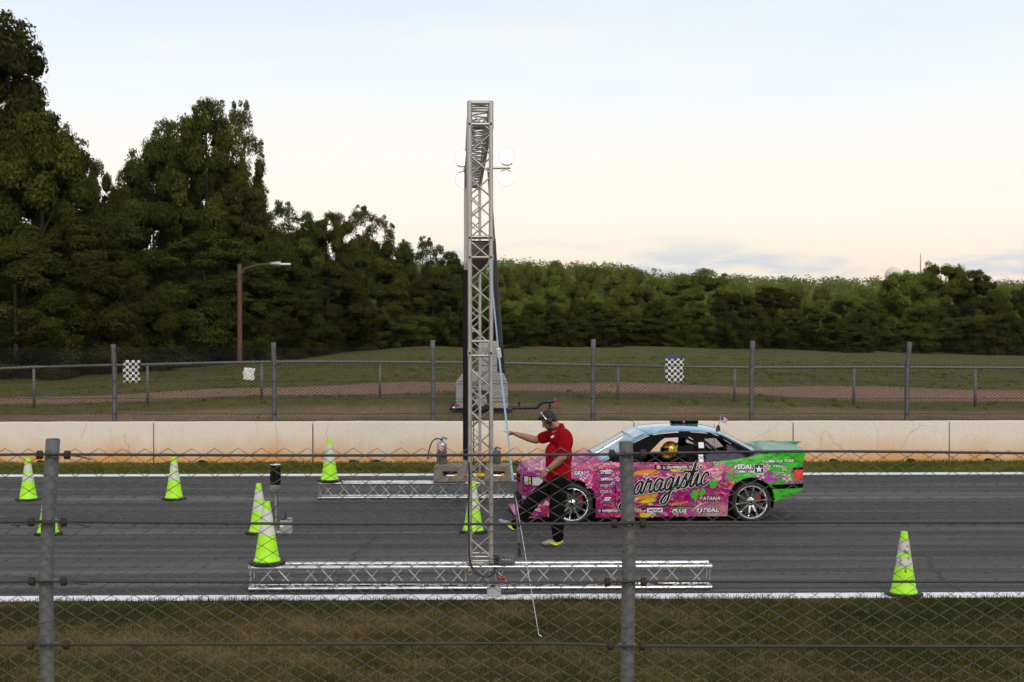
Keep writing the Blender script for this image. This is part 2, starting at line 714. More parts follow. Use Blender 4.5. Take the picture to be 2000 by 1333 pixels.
# ------------------------------------------------------------------ ground
ROAD_N, ROAD_F = 15.48, 27.68
WALL_Y, WALL_T, WALL_H = 29.45, .42, .85


def sstep(a, b, x):
    t = min(1, max(0, (x - a) / (b - a)))
    return t * t * (3 - 2 * t)


CREST_Y = [(-.6, 50), (-.36, 60), (-.19, 75), (-.11, 80), (.12, 82), (.36, 85), (.6, 88)]
CREST_Z = [(-.6, .0), (-.36, .2), (-.19, .30), (-.11, .71), (-.05, 1.06), (.12, 1.03), (.18, .88), (.27, .68), (.36, .44), (.6, .1)]
Z38 = [(-.5, .5), (-.33, .575), (-.25, .70), (-.17, .78), (-.09, .83), (.07, .83), (.155, .78), (.33, .58), (.5, .5)]
Z45 = [(-.5, .35), (-.36, .45), (-.2, .68), (-.08, .84), (.1, .86), (.36, .62), (.5, .5)]


FARZ = [(-.2, 2.5), (.0, 2.0), (.10, .0), (.15, -3.5), (.27, -4.0), (.36, -6.5), (.6, -8)]


def hz(X, Y):
    if Y < ROAD_N:
        return 1.5 - .5 * sstep(2, 5.5, Y) - 1.0 * sstep(6, 12, Y)
    if Y < ROAD_F:
        return -.06
    if Y < 29.9:
        return .015
    b = X / Y
    yc = lerp_table(CREST_Y, b)
    zc = lerp_table(CREST_Z, b)
    tab = [(29.9, .40), (34, .50), (38, lerp_table(Z38, b)), (45, lerp_table(Z45, b)), (yc, zc), (yc + 12, zc - .25),
           (yc + 60, zc - 4.5), (230, -8), (330, -6), (480, 4), (640, 12), (760, 14), (1000, 6), (4000, -5)]
    if Y < yc:
        tab = tab[:5]
    z = smooth_table(tab, Y)
    if Y > 34:
        z += (.035 * math.sin(X * .9 + Y * .35) + .03 * math.sin(X * .37 - Y * .8 + 1)) * sstep(34, 40, Y)
    if Y > 250:
        z += lerp_table(FARZ, b) * sstep(250, 560, Y) + 1.2 * math.sin(X * .021 + 1.3)
    return z


def make_ground():
    ys = list(np.arange(-20, 15, 1.0)) + [ROAD_N - .03, ROAD_N, ROAD_N + .02] + list(np.arange(16, 27.6, 1.5)) + \
        [ROAD_F - .02, ROAD_F, ROAD_F + .03, 28.5, 29.6, 29.88, 29.92] + list(np.arange(30.5, 100, .8)) + list(np.arange(100, 260, 5)) + \
        list(np.arange(260, 1000, 20)) + [1100, 1300, 1700, 2300, 3200, 4200]
    xs = [-3500, -2400, -1600, -1100, -800, -600, -450, -350, -280, -220, -180, -150, -120, -100, -85, -70] + list(np.arange(-60, 60.1, 1.2)) + \
        [70, 85, 100, 120, 150, 180, 220, 280, 350, 450, 600, 800, 1100, 1600, 2400, 3500]
    nx, ny = len(xs), len(ys)
    vs_ = [(x, y, hz(x, y)) for y in ys for x in xs]
    fs = [(j * nx + i, j * nx + i + 1, (j + 1) * nx + i + 1, (j + 1) * nx + i) for j in range(ny - 1) for i in range(nx - 1)]
    me = bpy.data.meshes.new('ground')
    me.from_pydata(vs_, [], fs)
    o = link_mesh('ground', me, MAT['ground'], smooth=True)
    tag(o, kind='structure')


make_ground()

# road sheet
me = bpy.data.meshes.new('road')
rx = list(np.arange(-120, 121, 8))
vs_ = [(x, y, 0) for y in (ROAD_N - .02, 19, 23, ROAD_F + .02) for x in rx]
k = len(rx)
fs = [(j * k + i, j * k + i + 1, (j + 1) * k + i + 1, (j + 1) * k + i) for j in range(3) for i in range(k - 1)]
me.from_pydata(vs_, [], fs)
road = tag(link_mesh('road', me, MAT['asphalt']), kind='structure')
for nm, y0, y1 in (('painted_line', 15.50, 15.80), ('painted_line', 27.24, 27.60)):
    b = MB()
    random.seed(3)
    top, bot = [], []
    for i in range(0, 241):
        x = -30 + i * .25
        bot.append((x, y0 + random.uniform(-.012, .012), .004))
        top.append((x, y1 + random.uniform(-.008, .008), .004))
    n = len(top)
    b.add(bot + top, [(i, i + 1, n + i + 1, n + i) for i in range(n - 1)])
    b.build(nm, MAT['line'], road)


def crack(pts, w):
    """irregular open crack, slightly proud dark sealant"""
    P = [gnd(*p) for p in pts]
    random.seed(int(pts[0][0]))
    fine = []
    for a, c in zip(P, P[1:]):
        for j in range(5):
            t = j / 5
            fine.append(a.lerp(c, t) + Vector((random.uniform(-.03, .03), random.uniform(-.03, .03), 0)))
    fine.append(P[-1])
    L, Rr = [], []
    for i, p in enumerate(fine):
        d = (fine[min(i + 1, len(fine) - 1)] - fine[max(0, i - 1)]).normalized()
        nrm = Vector((-d.y, d.x, 0))
        ww = w * random.uniform(.4, 1.3)
        L.append((*(p + nrm * ww).xy, .004))
        Rr.append((*(p - nrm * ww).xy, .004))
    n = len(L)
    MB().add(L + Rr, [(i, i + 1, n + i + 1, n + i) for i in range(n - 1)]).build('crack', MAT['rubber'], road)


crack([(740, 1045), (722, 1058), (705, 1073), (690, 1086), (686, 1101)], .022)
crack([(654, 1118), (662, 1134), (660, 1150)], .018)
crack([(1803, 1074), (1818, 1090), (1820, 1108), (1832, 1120), (1838, 1134)], .022)
crack([(1850, 1142), (1870, 1152), (1884, 1160)], .012)

# ------------------------------------------------------------------ concrete barrier (panels with drain notches)
wall_root = tag(empty('concrete_barrier', (0, WALL_Y, 0)), 'long cream painted concrete barrier with clay splashes along the track edge', 'barrier')
JX = [onY(px, 860, WALL_Y).x for px in (-640, -325, -12, 300, 611, 925, 1238, 1549, 1854, 2165, 2480)]
notch_px = (690, 735, 1628, 1779, 1931, 80, 395)
random.seed(8)
for i in range(len(JX) - 1):
    x0, x1 = JX[i] + .012, JX[i + 1] - .012
    top0, top1 = WALL_H + random.uniform(-.006, .006), WALL_H + random.uniform(-.006, .006)
    outline = [(x0, -.1)]
    for npx in sorted(notch_px):
        nx_ = onY(npx, 900, WALL_Y).x
        if x0 + .25 < nx_ < x1 - .25:
            wd = .115
            outline += [(nx_ - wd, -.1), (nx_ - wd * .9, .045), (nx_ - wd * .4, .085), (nx_ + wd * .35, .08), (nx_ + wd * .95, .04), (nx_ + wd, -.1)]
    outline += [(x1, -.1)]
    k = 7
    for j in range(k + 1):
        t = j / k
        outline.append((x1 + (x0 - x1) * t, top1 + (top0 - top1) * t + (random.uniform(-.004, .004) if 0 < j < k else 0)))
    b = MB()
    b.prism(outline, lambda u, v, s, d0=random.uniform(-.004, .004): (u, d0 + (WALL_T if s else 0), v))
    b.build('panel', MAT['wall'], wall_root, bevel=.012)
# a late hairline joint in one panel
MB().box((onY(1395, 860, WALL_Y).x, -.0045, .42), (.008, .004, .80)).build('joint', MAT['black'], wall_root)


# ------------------------------------------------------------------ chain link
def chainlink(name, x0, x1, z0, z1, dw, dh, r, mat, parent, nseg=3, zfun=None, wob=.0, seed=1):
    """woven zig-zag wires hanging in the local XZ plane; one joined part"""
    rng = random.Random(seed)
    V, F = [], []
    nw = int(round((x1 - x0) / (dw / 2)))
    nr = int(round((z1 - z0) / (dh / 2)))
    for i in range(nw + 1):
        base = x0 + i * dw / 2
        pts = []
        for j in range(nr + 1):
            off = dw / 4 if j % 2 == 0 else -dw / 4
            if i % 2:
                off = -off
            x = base + off + rng.uniform(-wob, wob)
            z = z0 + j * (z1 - z0) / nr + rng.uniform(-wob, wob)
            if zfun:
                z += zfun(x)
            y = r * (1 if (i + j) % 2 else -1)
            pts.append((x, y, z))
        b = len(V)
        for (x, y, z) in pts:
            for q in range(nseg):
                t = 2 * math.pi * q / nseg + .5
                V.append((x + r * .3 * math.cos(t), y + r * math.cos(t), z + r * math.sin(t)))
        for j in range(len(pts) - 1):
            for q in range(nseg):
                a = b + j * nseg + q
                c = b + j * nseg + (q + 1) % nseg
                F.append((a, c, c + nseg, a + nseg))
    me = bpy.data.meshes.new(name)
    me.from_pydata(V, [], F)
    o = link_mesh(name, me, mat, parent, smooth=True)
    tag(o, kind='stuff')
    return o


# near fence -------------------------------------------------------
NF_Y = 6.0
nf = tag(empty('chain_link_fence', (0, NF_Y, 1.0)), 'near chain link fence of grey pipe posts and dark cables before the track', 'fence')


def nfp(px, py, dy=0.0):
    p = onY(px, py, NF_Y + dy)
    return Vector((p.x, dy, p.z - 1.0))


chainlink('wire_mesh', nfp(-30, 0).x, nfp(1222, 0).x, -.1, nfp(600, 876).z, .0972, .0585, .0018, MAT['wire'], nf, 4, wob=.0022, seed=4)
chainlink('wire_mesh', nfp(1226, 0).x, nfp(2040, 0).x, -.1, nfp(1500, 881).z, .0972, .0585, .0018, MAT['wire'], nf, 4, wob=.0022, seed=5)
posts = {
    'a': [(92, 1700), (93, 1333), (90.5, 1180), (90.5, 1100), (94, 1030), (99, 940), (103.5, 858)],
    'b': [(1224, 1700), (1225, 1333), (1227, 1180), (1228, 1090), (1226, 980), (1222, 863)],
}
for kx, pl in posts.items():
    pts = [nfp(px, py, .045) for px, py in pl]
    pts[0].z = -.1
    b = MB()
    b.tube(pts, .0295, 20)
    # hollow open top: rim and dark bore
    top = pts[-1]
    po = b.build('post', MAT['galv'], nf, auto=50)
    b = MB()
    b.tube([top + Vector((0, 0, .0005)), top + Vector((0, 0, .0015))], .0255, 20)
    b.build('bore', MAT['black'], po)
cab_px = [[(-40, 889), (70, 888), (130, 888), (650, 890), (1190, 888), (1222, 887), (1255, 886), (1600, 882), (2040, 886)],
          [(-40, 1021), (62, 1019), (120, 1019), (650, 1024), (1200, 1023), (1255, 1021), (2040, 1021)],
          [(-40, 1138), (62, 1136), (120, 1136), (650, 1138), (1190, 1138), (1255, 1136), (2040, 1137)],
          [(-40, 1259), (60, 1259), (130, 1259), (650, 1258), (1060, 1257), (1195, 1261), (1255, 1262), (2040, 1263)]]
for pl in cab_px:
    b = MB()
    b.tube(catmull([nfp(px, py, -.006) for px, py in pl], 6), .0058, 8)
    b.build('cable', MAT['cable'], nf, smooth=True)
cl_px = [((77, 131), 889, 103), ((61, 124), 1020, 94.5), ((62, 124), 1136, 90.5), ((60, 129), 1260, 92),
         ((1195, 1256), 887, 1223), ((1200, 1255), 1023, 1226.5), ((1186, 1257), 1137, 1228), ((1192, 1254), 1262, 1226)]
for (xa, xb), py, xp in cl_px:
    b = MB()
    p = nfp(xp, py, .0)
    b.tube([(p.x + .033 * math.cos(t), .045 + .036 * math.sin(t) - .003, p.z + random.uniform(-.001, .001)) for t in np.linspace(-2.9, -.2, 12)], .0065, 6)
    b.box((p.x + .004, .008, p.z + .004), (.016, .02, .026))
    b.build('clamp', MAT['galv'], nf)
    for xx in (xa, xb):
        q = nfp(xx, py, -.006)
        b = MB()
        b.lathe([(.0001, -.013), (.012, -.0125), (.0185, -.009), (.0195, -.003), (.0175, .002), (.0195, .006), (.0175, .0115), (.009, .014), (.0001, .0145)], 14, axis='X', c=q)
        b.build('insulator', MAT['rust'], nf, smooth=True)
# loose cable tails
for pl in ([(131, 889), (160, 893), (178, 898)], [(124, 1020), (150, 1024), (176, 1029)], [(124, 1136), (150, 1140), (172, 1142)], [(124, 1019), (60, 1024), (22, 1026)],
           [(1255, 1023), (1280, 1028), (1300, 1031)], [(1257, 1137), (1280, 1140), (1298, 1141)]):
    MB().tube([nfp(px, py, -.014) for px, py in pl], .0032, 6).build('cable_tail', MAT['cable'], nf)
# tie wires round the posts
for px, py in ((96, 925), (91, 1090), (91, 1213), (1224, 1070), (1226, 1222)):
    p = nfp(px, py, .045)
    MB().tube([p + Vector((.0315 * math.cos(t), .0315 * math.sin(t), .006 * math.cos(t))) for t in np.linspace(-3.0, .3, 12)], .0016, 5).build('tie_wire', MAT['wire'], nf)

# far fence on the barrier ------------------------------------------------
FF_Y = 30.25
ff = tag(empty('chain_link_fence', (0, FF_Y, .4)), 'tall chain link fence with six grey posts standing behind the cream barrier', 'fence')


def ffp(px, py, dy=0):
    p = onY(px, py, FF_Y + dy)
    return Vector((p.x, dy, p.z - .4))


chainlink('wire_mesh', ffp(-60, 0).x, ffp(2060, 0).x, .0, ffp(1000, 679).z, .105, .064, .0042, MAT['wire_far'], ff, 3, wob=.006, seed=9)
for px, tx, ty in ((-88, -88, 674), (224, 221, 673), (536, 534, 669), (846, 845, 665), (1158, 1159, 663), (1468, 1470, 666), (1771, 1777, 668), (2084, 2088, 670)):
    a = ffp(px, 845, .05)
    a.z = -.1
    m = ffp(px, 735, .05)
    t = ffp(tx, ty, .05)
    MB().tube([a, m, t], .052, 14).build('post', MAT['galv_far'], ff, auto=50)
for py in (713.5, 744, 778, 808):
    b = MB()
    b.tube([ffp(px, py + (1.5 if px % 200 else 0), -.01) for px in range(-100, 2101, 100)], .0065, 6)
    b.build('cable', MAT['cable'], ff)

# rail fence along the service road -----------------------------------------
RF_Y = 38.0
rf = tag(empty('rail_fence', (0, RF_Y, 0)), 'low chain link fence with a pale top rail beside the clay service road', 'fence')
rail = [(-120, 725), (0, 720), (120, 716), (280, 712.5), (450, 708.5), (560, 707), (760, 707.5), (1000, 710), (1160, 713.5), (1300, 716), (1480, 718), (1700, 717.5), (2000, 719), (2120, 720)]


def rfp(px, py, dy=0):
    p = onY(px, py, RF_Y + dy)
    return Vector((p.x, dy, p.z))


RAILZ = [(rfp(px, py).x, rfp(px, py).z) for px, py in rail]
MB().tube(catmull([rfp(px, py) for px, py in rail], 4), .034, 8).build('top_rail', MAT['galv_far'], rf, smooth=True)
for px in (-158, 66, 288, 511, 742, 975, 1207, 1435, 1668, 1905):
    x = rfp(px, 715).x
    zt = lerp_table(RAILZ, x)
    MB().tube([(x, .0, hz(x, RF_Y) - .1), (x, .0, zt - .03)], .038, 10).build('post', MAT['galv_far'], rf, smooth=True)
b0 = lerp_table(RAILZ, 0)
chainlink('wire_mesh', rfp(-80, 0).x, rfp(2080, 0).x, -1.1, -.01, .13, .09, .0030, MAT['wire_far'], rf, 3, zfun=lambda x: lerp_table(RAILZ, x), wob=.006, seed=12)

# banners on the rail fence
tchk = NT('checker_print')
vch = tchk.coords('Generated', (1, 1, 1))
ch = tchk.n('TexChecker')
ch.inputs['Scale'].default_value = 1.0
ch.inputs['Color1'].default_value = (.016, .016, .018, 1)
ch.inputs['Color2'].default_value = (.74, .72, .70, 1)
MAT['checker_nodes'] = tchk.mat


def checker_mat(name, nx, nz, top=None, off=.0):
    t = NT(name)
    v = t.coords('Object', (nx, 1, nz), (0.001, .5, off))
    c = t.n('TexChecker')
    c.inputs['Scale'].default_value = 1.0
    c.inputs['Color1'].default_value = (.016, .016, .018, 1)
    c.inputs['Color2'].default_value = (.80, .78, .76, 1)
    t.l(v, c.inputs['Vector'])
    col = c.outputs['Color']
    t.set(Base_Color=col, Roughness=.7)
    return t.mat


bpy.data.materials.remove(tchk.mat)
del MAT['checker_nodes']


def banner(px0, py0, px1, py1, mat, label, tilt=0.0, cat='banner', cap=None, cell=None):
    a = rfp(px0, py0, -.06)
    c = rfp(px1, py1, -.06)
    w, h = c.x - a.x, a.z - c.z
    o = empty('banner', (a.x, RF_Y - .06, c.z))
    o.rotation_euler = (0, tilt, 0)
    tag(o, label, cat)
    b = MB()
    nx_, nz_ = 8, 12
    vs_ = []
    for j in range(nz_ + 1):
        for i in range(nx_ + 1):
            u, v = i / nx_, j / nz_
            sag = .012 * math.sin(u * math.pi * 3 + v * 4)
            vs_.append((u * w + .015 * math.sin(v * 9) * (1 if i in (0, nx_) else .3), sag, v * h + .012 * math.sin(u * 14) * (1 - v)))
    fs = [(j * (nx_ + 1) + i, j * (nx_ + 1) + i + 1, (j + 1) * (nx_ + 1) + i + 1, (j + 1) * (nx_ + 1) + i) for j in range(nz_) for i in range(nx_)]
    b.add(vs_, fs)
    s = b.build('sheet', mat, o, smooth=True)
    m = s.modifiers.new('thick', 'SOLIDIFY')
    m.thickness = .006
    m.offset = 0
    if cap:
        MB().box((w * .4, -.0, h + .045), (w * .8, .014, .085)).build('header_strip', cap, o)
    for sx in (.02, .98):
        MB().tube([(w * sx, -.012, h * .97), (w * sx, .05, h * .99)], .006, 6).build('tie', MAT['black'], o)
    return o


cs = 0.078
banner(240, 704, 273, 748, checker_mat('checker_a', 1 / cs, 1 / cs, off=.2), 'black and white checkered banner on the rail fence before the dark trees')
banner(1299, 701, 1335, 748, checker_mat('checker_b', 1 / cs, 1 / cs, off=.4), 'black and white checkered banner with blue strip, hung above the race car', cap=plain('blue_strip', (.03, .10, .24), .6))
banner(474, 718, 496, 742, MAT['white'], 'small plain white square sheet tied to the rail fence', tilt=R(4))


# ------------------------------------------------------------------ grass
def grass_blades(name, x0, x1, y0, y1, count, hmin, hmax, wid, mat, label, seed, lean=.5, clump=.0, mask=None):
    rng = np.random.default_rng(seed)
    x = rng.uniform(x0, x1, count)
    y = rng.uniform(y0, y1, count)
    if clump > 0:
        nc = count // 40
        cx, cy_ = rng.uniform(x0, x1, nc), rng.uniform(y0, y1, nc)
        pick = rng.integers(0, nc, count)
        use = rng.random(count) < clump
        x = np.where(use, cx[pick] + rng.normal(0, .06, count), x)
        y = np.where(use, np.clip(cy_[pick] + rng.normal(0, .05, count), y0, y1), y)
    # patchy height field
    ph = .5 + .2 * np.sin(x * 2.3 + 1.9 * np.sin(y * 3.1 + x)) + .2 * np.sin(y * 4.7 + x * 1.3 + 2 + 1.5 * np.sin(x * 1.9)) + .15 * np.sin(x * 7.3 + y * 5.1)
    h = (hmin + (hmax - hmin) * rng.random(count) ** 1.6) * (.55 + .6 * ph)
    if mask is not None:
        keep = mask(x, y, rng)
        x, y, h = x[keep], y[keep], h[keep]
        count = len(x)
    z = np.array([hz(a, b) for a, b in zip(x, y)])
    ang = rng.uniform(0, 2 * math.pi, count)
    dx, dy = np.cos(ang) * wid * .5, np.sin(ang) * wid * .5
    la = rng.uniform(0, 2 * math.pi, count)
    ll = lean * h * rng.random(count)
    V = np.zeros((count, 5, 3), np.float32)
    V[:, 0] = np.stack([x - dx, y - dy, z - .004], 1)
    V[:, 1] = np.stack([x + dx, y + dy, z - .004], 1)
    mx, my, mz = x + np.cos(la) * ll * .35, y + np.sin(la) * ll * .35, z + h * .6
    V[:, 2] = np.stack([mx + dx * .7, my + dy * .7, mz], 1)
    V[:, 3] = np.stack([mx - dx * .7, my - dy * .7, mz], 1)
    V[:, 4] = np.stack([x + np.cos(la) * ll, y + np.sin(la) * ll, z + h], 1)
    base = np.arange(count) * 5
    q = np.stack([base, base + 1, base + 2, base + 3], 1)
    tr = np.stack([base + 3, base + 2, base + 4], 1)
    loops = np.concatenate([q, tr], 1).ravel()
    me = bpy.data.meshes.new(name)
    me.vertices.add(count * 5)
    me.vertices.foreach_set('co', V.ravel())
    me.loops.add(len(loops))
    me.loops.foreach_set('vertex_index', loops.astype(np.int32))
    me.polygons.add(count * 2)
    st = np.zeros(count * 2, np.int32)
    st[0::2] = np.arange(count) * 7
    st[1::2] = np.arange(count) * 7 + 4
    me.polygons.foreach_set('loop_start', st)
    me.update(calc_edges=True)
    at = me.attributes.new('rnd', 'FLOAT', 'FACE')
    patch = np.full(count, .5)
    for o_ in range(7):
        f_ = .7 * 1.75 ** o_
        a1, a2, p1, p2 = rng.uniform(0, 6.28, 4)
        patch += (.20 / 1.12 ** o_) * np.sin(f_ * (x * math.cos(a1) + 1.6 * y * math.sin(a1)) + p1 + 1.7 * np.sin(f_ * .6 * (x * math.cos(a2) + y * math.sin(a2)) + p2))
    val = np.clip(patch * .75 + rng.random(count) * .5 - .16, 0, 1)
    at.data.foreach_set('value', np.repeat(val, 2).astype(np.float32))
    o = link_mesh(name, me, mat)
    tag(o, label, 'grass', kind='stuff')
    return o


MAT['grass_near'] = leaf_mat('grass_blades_near', (.036, .044, .011), (.090, .066, .030), (.200, .130, .072), .25)
MAT['grass_far'] = leaf_mat('grass_blades_far', (.070, .076, .013), (.130, .126, .024), (.185, .160, .045), .3)
grass_blades('verge_grass', -6.4, 7.2, 11.4, 15.52, 210000, .025, .095, .0065, MAT['grass_near'], 'short patchy brown and green grass before the near white line', 1, clump=.55)
grass_blades('verge_grass', -14.5, 15.0, 27.62, 29.5, 60000, .03, .10, .012, MAT['grass_far'], 'narrow strip of short green grass at the foot of the barrier', 2, clump=.3)
grass_blades('mound_grass', -24, 28, 31.5, 68, 70000, .03, .11, .022, MAT['grass_far'], 'mown grass on the mound beyond the barrier', 3, clump=.6, mask=lambda x, y, rng: ~(((y + np.maximum(-x - 2, 0) * .1 > 40.0) & (y + np.maximum(-x - 2, 0) * .1 < 45.3)) | ((y + np.maximum(-x - 2, 0) * .1 > 34.6) & (y + np.maximum(-x - 2, 0) * .1 < 36.8))) | (rng.random(len(x)) < .04))

# ------------------------------------------------------------------ trees
LEAF = {
    'deep': leaf_mat('leaf_deep', (.022, .026, .004), (.056, .062, .008), (.105, .108, .016)),
    'mid': leaf_mat('leaf_mid', (.034, .040, .006), (.080, .090, .012), (.140, .145, .022)),
    'light': leaf_mat('leaf_light', (.055, .066, .009), (.130, .145, .020), (.215, .215, .040)),
    'yellow': leaf_mat('leaf_yellow', (.080, .062, .012), (.150, .115, .024), (.23, .17, .045)),
    'far': leaf_mat('leaf_far', (.075, .090, .014), (.150, .168, .028), (.23, .235, .050)),
}


def leaves_mesh(name, cen, rad, per, leaf, rng, up=.45, core=None, solid=()):
    """cen (k,3), rad (k,) -> leaf quads on the outer shell of each clump"""
    k = len(cen)
    idx = np.repeat(np.arange(k), per)
    n = len(idx)
    d = rng.normal(size=(n, 3))
    d /= np.linalg.norm(d, axis=1, keepdims=True)
    if core is not None:
        out = cen - core
        out /= (np.linalg.norm(out, axis=1, keepdims=True) + 1e-6)
        flip = (d * out[idx]).sum(1) < -.25
        d[flip] -= 2 * (d[flip] * out[idx][flip]).sum(1, keepdims=True) * out[idx][flip]
    d[:, 2] = np.where((d[:, 2] < -.3) & (rng.random(n) < .6), -d[:, 2], d[:, 2])
    u = 1 - .42 * rng.random(n) ** 1.6
    ph = rng.uniform(0, 6.28, (k, 3))
    lump = 1 + .16 * np.sin(5 * d[:, 0] + ph[idx, 0]) * np.sin(5 * d[:, 1] + ph[idx, 1]) + .12 * np.sin(9 * d[:, 2] + ph[idx, 2])
    P = cen[idx] + d * (rad[idx] * u * lump)[:, None] * np.array([1, 1, .80])
    P += rng.normal(size=(n, 3)) * leaf * .6
    nrm = d * .8 + rng.normal(size=(n, 3)) * .45 + np.array([0, 0, up])
    nrm /= np.linalg.norm(nrm, axis=1, keepdims=True)
    ref = rng.normal(size=(n, 3))
    t1 = np.cross(nrm, ref)
    t1 /= np.linalg.norm(t1, axis=1, keepdims=True)
    t2 = np.cross(nrm, t1)
    s = leaf * (.55 + .8 * rng.random(n))
    a = t1 * s[:, None]
    b = t2 * (s * .62)[:, None]
    fold = nrm * (s * .22)[:, None]
    V = np.stack([P - a, P - b * .9 + fold, P + a, P + b * .9 + fold], 1).astype(np.float32)
    co = V.reshape(-1, 3)
    lp = np.arange(n * 4, dtype=np.int32)
    ls = np.arange(n, dtype=np.int32) * 4
    cl = rng.random(k)
    val = np.clip(.5 * cl[idx] + .5 * rng.random(n), 0, 1)
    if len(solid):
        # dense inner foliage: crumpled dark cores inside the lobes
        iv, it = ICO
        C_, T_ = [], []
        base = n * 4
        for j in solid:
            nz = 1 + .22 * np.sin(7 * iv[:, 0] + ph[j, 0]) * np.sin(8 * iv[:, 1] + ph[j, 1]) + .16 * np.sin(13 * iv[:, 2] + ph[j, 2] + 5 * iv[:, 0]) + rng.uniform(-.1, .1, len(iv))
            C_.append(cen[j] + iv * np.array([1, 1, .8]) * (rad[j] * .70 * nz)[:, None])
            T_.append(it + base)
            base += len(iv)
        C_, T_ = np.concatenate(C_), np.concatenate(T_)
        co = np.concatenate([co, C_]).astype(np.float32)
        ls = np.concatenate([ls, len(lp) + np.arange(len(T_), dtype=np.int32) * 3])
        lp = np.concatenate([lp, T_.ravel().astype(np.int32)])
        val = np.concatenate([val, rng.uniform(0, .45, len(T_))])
    me = bpy.data.meshes.new(name)
    me.vertices.add(len(co))
    me.vertices.foreach_set('co', co.ravel())
    me.loops.add(len(lp))
    me.loops.foreach_set('vertex_index', lp)
    me.polygons.add(len(ls))
    me.polygons.foreach_set('loop_start', ls)
    me.update(calc_edges=True)
    at = me.attributes.new('rnd', 'FLOAT', 'FACE')
    at.data.foreach_set('value', val.astype(np.float32))
    return me


def _ico():
    bm = bmesh.new()
    bmesh.ops.create_icosphere(bm, subdivisions=3, radius=1.0)
    v = np.array([tuple(q.co) for q in bm.verts])
    t = np.array([[q.index for q in f.verts] for f in bm.faces])
    bm.free()
    return v, t


ICO = _ico()


def tree_variant(seed, shape, nlobe, nleaf, leaf, H=10.0, Rr=3.4, low=.05, airy=.0):
    """returns (crown mesh, trunk mesh) for a 10 m tree: lobes of foliage over an uneven envelope"""
    rng = np.random.default_rng(seed)
    cen, rad = [], []
    lob = rng.uniform(0, 2 * math.pi, 4)

    def env(t, th):
        if shape == 'oval':
            e = max(.0, math.sin(math.pi * min(1, .22 + .78 * t))) ** .50
        elif shape == 'cone':
            e = max(.0, (1.0 - t)) ** .50 * (1 if t > .12 else .8 + 1.6 * t)
        elif shape == 'vase':
            e = (.42 + .70 * t) if t < .68 else max(.0, (1.0 - t) / .32) ** .5 * .9
        else:
            e = math.sqrt(max(0, 1 - ((t - .42) / .58) ** 2)) if t > .42 else .80 + .20 * t / .42
        return e * (1 + .16 * math.sin(2 * th + lob[0] + 2 * t) + .11 * math.sin(3 * th + lob[1] + 6 * t) + .08 * math.sin(13 * t + lob[2]))
    tries = 0
    while len(cen) < nlobe and tries < 4000:
        tries += 1
        t = low + (1 - low) * rng.random()
        th = rng.uniform(0, 2 * math.pi)
        r = Rr * rng.uniform(.17, .34) * (1.1 - .35 * t)
        e = env(t, th) * Rr
        rr = max(0, e - r * .75)
        c = np.array((rr * math.cos(th), rr * math.sin(th), min(t * H, H - r * .8)))
        if all(np.linalg.norm(c - q) > .62 * (r + q2) * .72 for q, q2 in zip(cen, rad)):
            cen.append(c)
            rad.append(r)
    base_n = len(cen)
    for i in range(int(base_n * .9)):          # small tufts that break the outline
        j = rng.integers(0, base_n)
        c = cen[j]
        d = np.array([c[0], c[1], (c[2] - H * .40) * .9]) + rng.normal(0, .8, 3)
        d = d / (np.linalg.norm(d) + 1e-6)
        d[2] = abs(d[2]) * .8 + .1
        cen.append(c + d * rad[j] * rng.uniform(.85, 1.2))
        rad.append(rad[j] * rng.uniform(.22, .42))
    cen = np.array(cen)
    rad = np.array(rad)
    w = rad ** 1.9
    per = np.maximum(10, (nleaf * w / w.sum())).astype(int)
    if airy:
        hi = cen[:, 2] > H * .62
        per = np.where(hi, (per * (1 - airy)).astype(int) + 5, per)
    solid = [j for j in range(base_n) if cen[j][2] < H * (1.0 - .9 * airy)]
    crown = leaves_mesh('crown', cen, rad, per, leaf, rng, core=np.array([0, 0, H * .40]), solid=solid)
    b = MB()
    lean = rng.uniform(-.25, .25, 2)
    spine = [Vector((lean[0] * s_ * s_, lean[1] * s_ * s_, H * .86 * s_)) for s_ in np.linspace(-.05, 1, 8)]
    b.tube(spine, [.19 * (1 - .86 * s_) + .012 for s_ in np.linspace(0, 1, 8)], 8)
    order = np.argsort(-rad)[:26]
    for j in order:
        c = Vector(cen[j])
        s_ = max(.08, min(.85, c.z / H - .12 - .1 * rng.random()))
        a = Vector((lean[0] * s_ * s_, lean[1] * s_ * s_, H * .86 * s_))
        mid = a.lerp(c, .5) + Vector((0, 0, -.12 * (c - a).length + .1))
        r0 = .075 * (1 - .6 * s_)
        b.tube([a, mid, c], [r0, r0 * .6, r0 * .2], 5)
    return crown, b.mesh('trunk')


VAR = {
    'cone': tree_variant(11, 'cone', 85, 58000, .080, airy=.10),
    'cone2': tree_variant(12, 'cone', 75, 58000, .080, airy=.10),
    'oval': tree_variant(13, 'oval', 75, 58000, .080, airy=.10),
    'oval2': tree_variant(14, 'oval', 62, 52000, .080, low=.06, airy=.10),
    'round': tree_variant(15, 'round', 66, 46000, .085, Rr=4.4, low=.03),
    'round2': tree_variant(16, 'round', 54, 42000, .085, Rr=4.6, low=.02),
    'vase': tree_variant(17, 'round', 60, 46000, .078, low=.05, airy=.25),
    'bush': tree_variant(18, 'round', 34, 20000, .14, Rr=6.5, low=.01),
}
VR = {'cone': 3.4, 'cone2': 3.4, 'oval': 3.4, 'oval2': 3.4, 'round': 4.4, 'round2': 4.6, 'vase': 3.4, 'bush': 6.5}
TREES_RNG = random.Random(77)


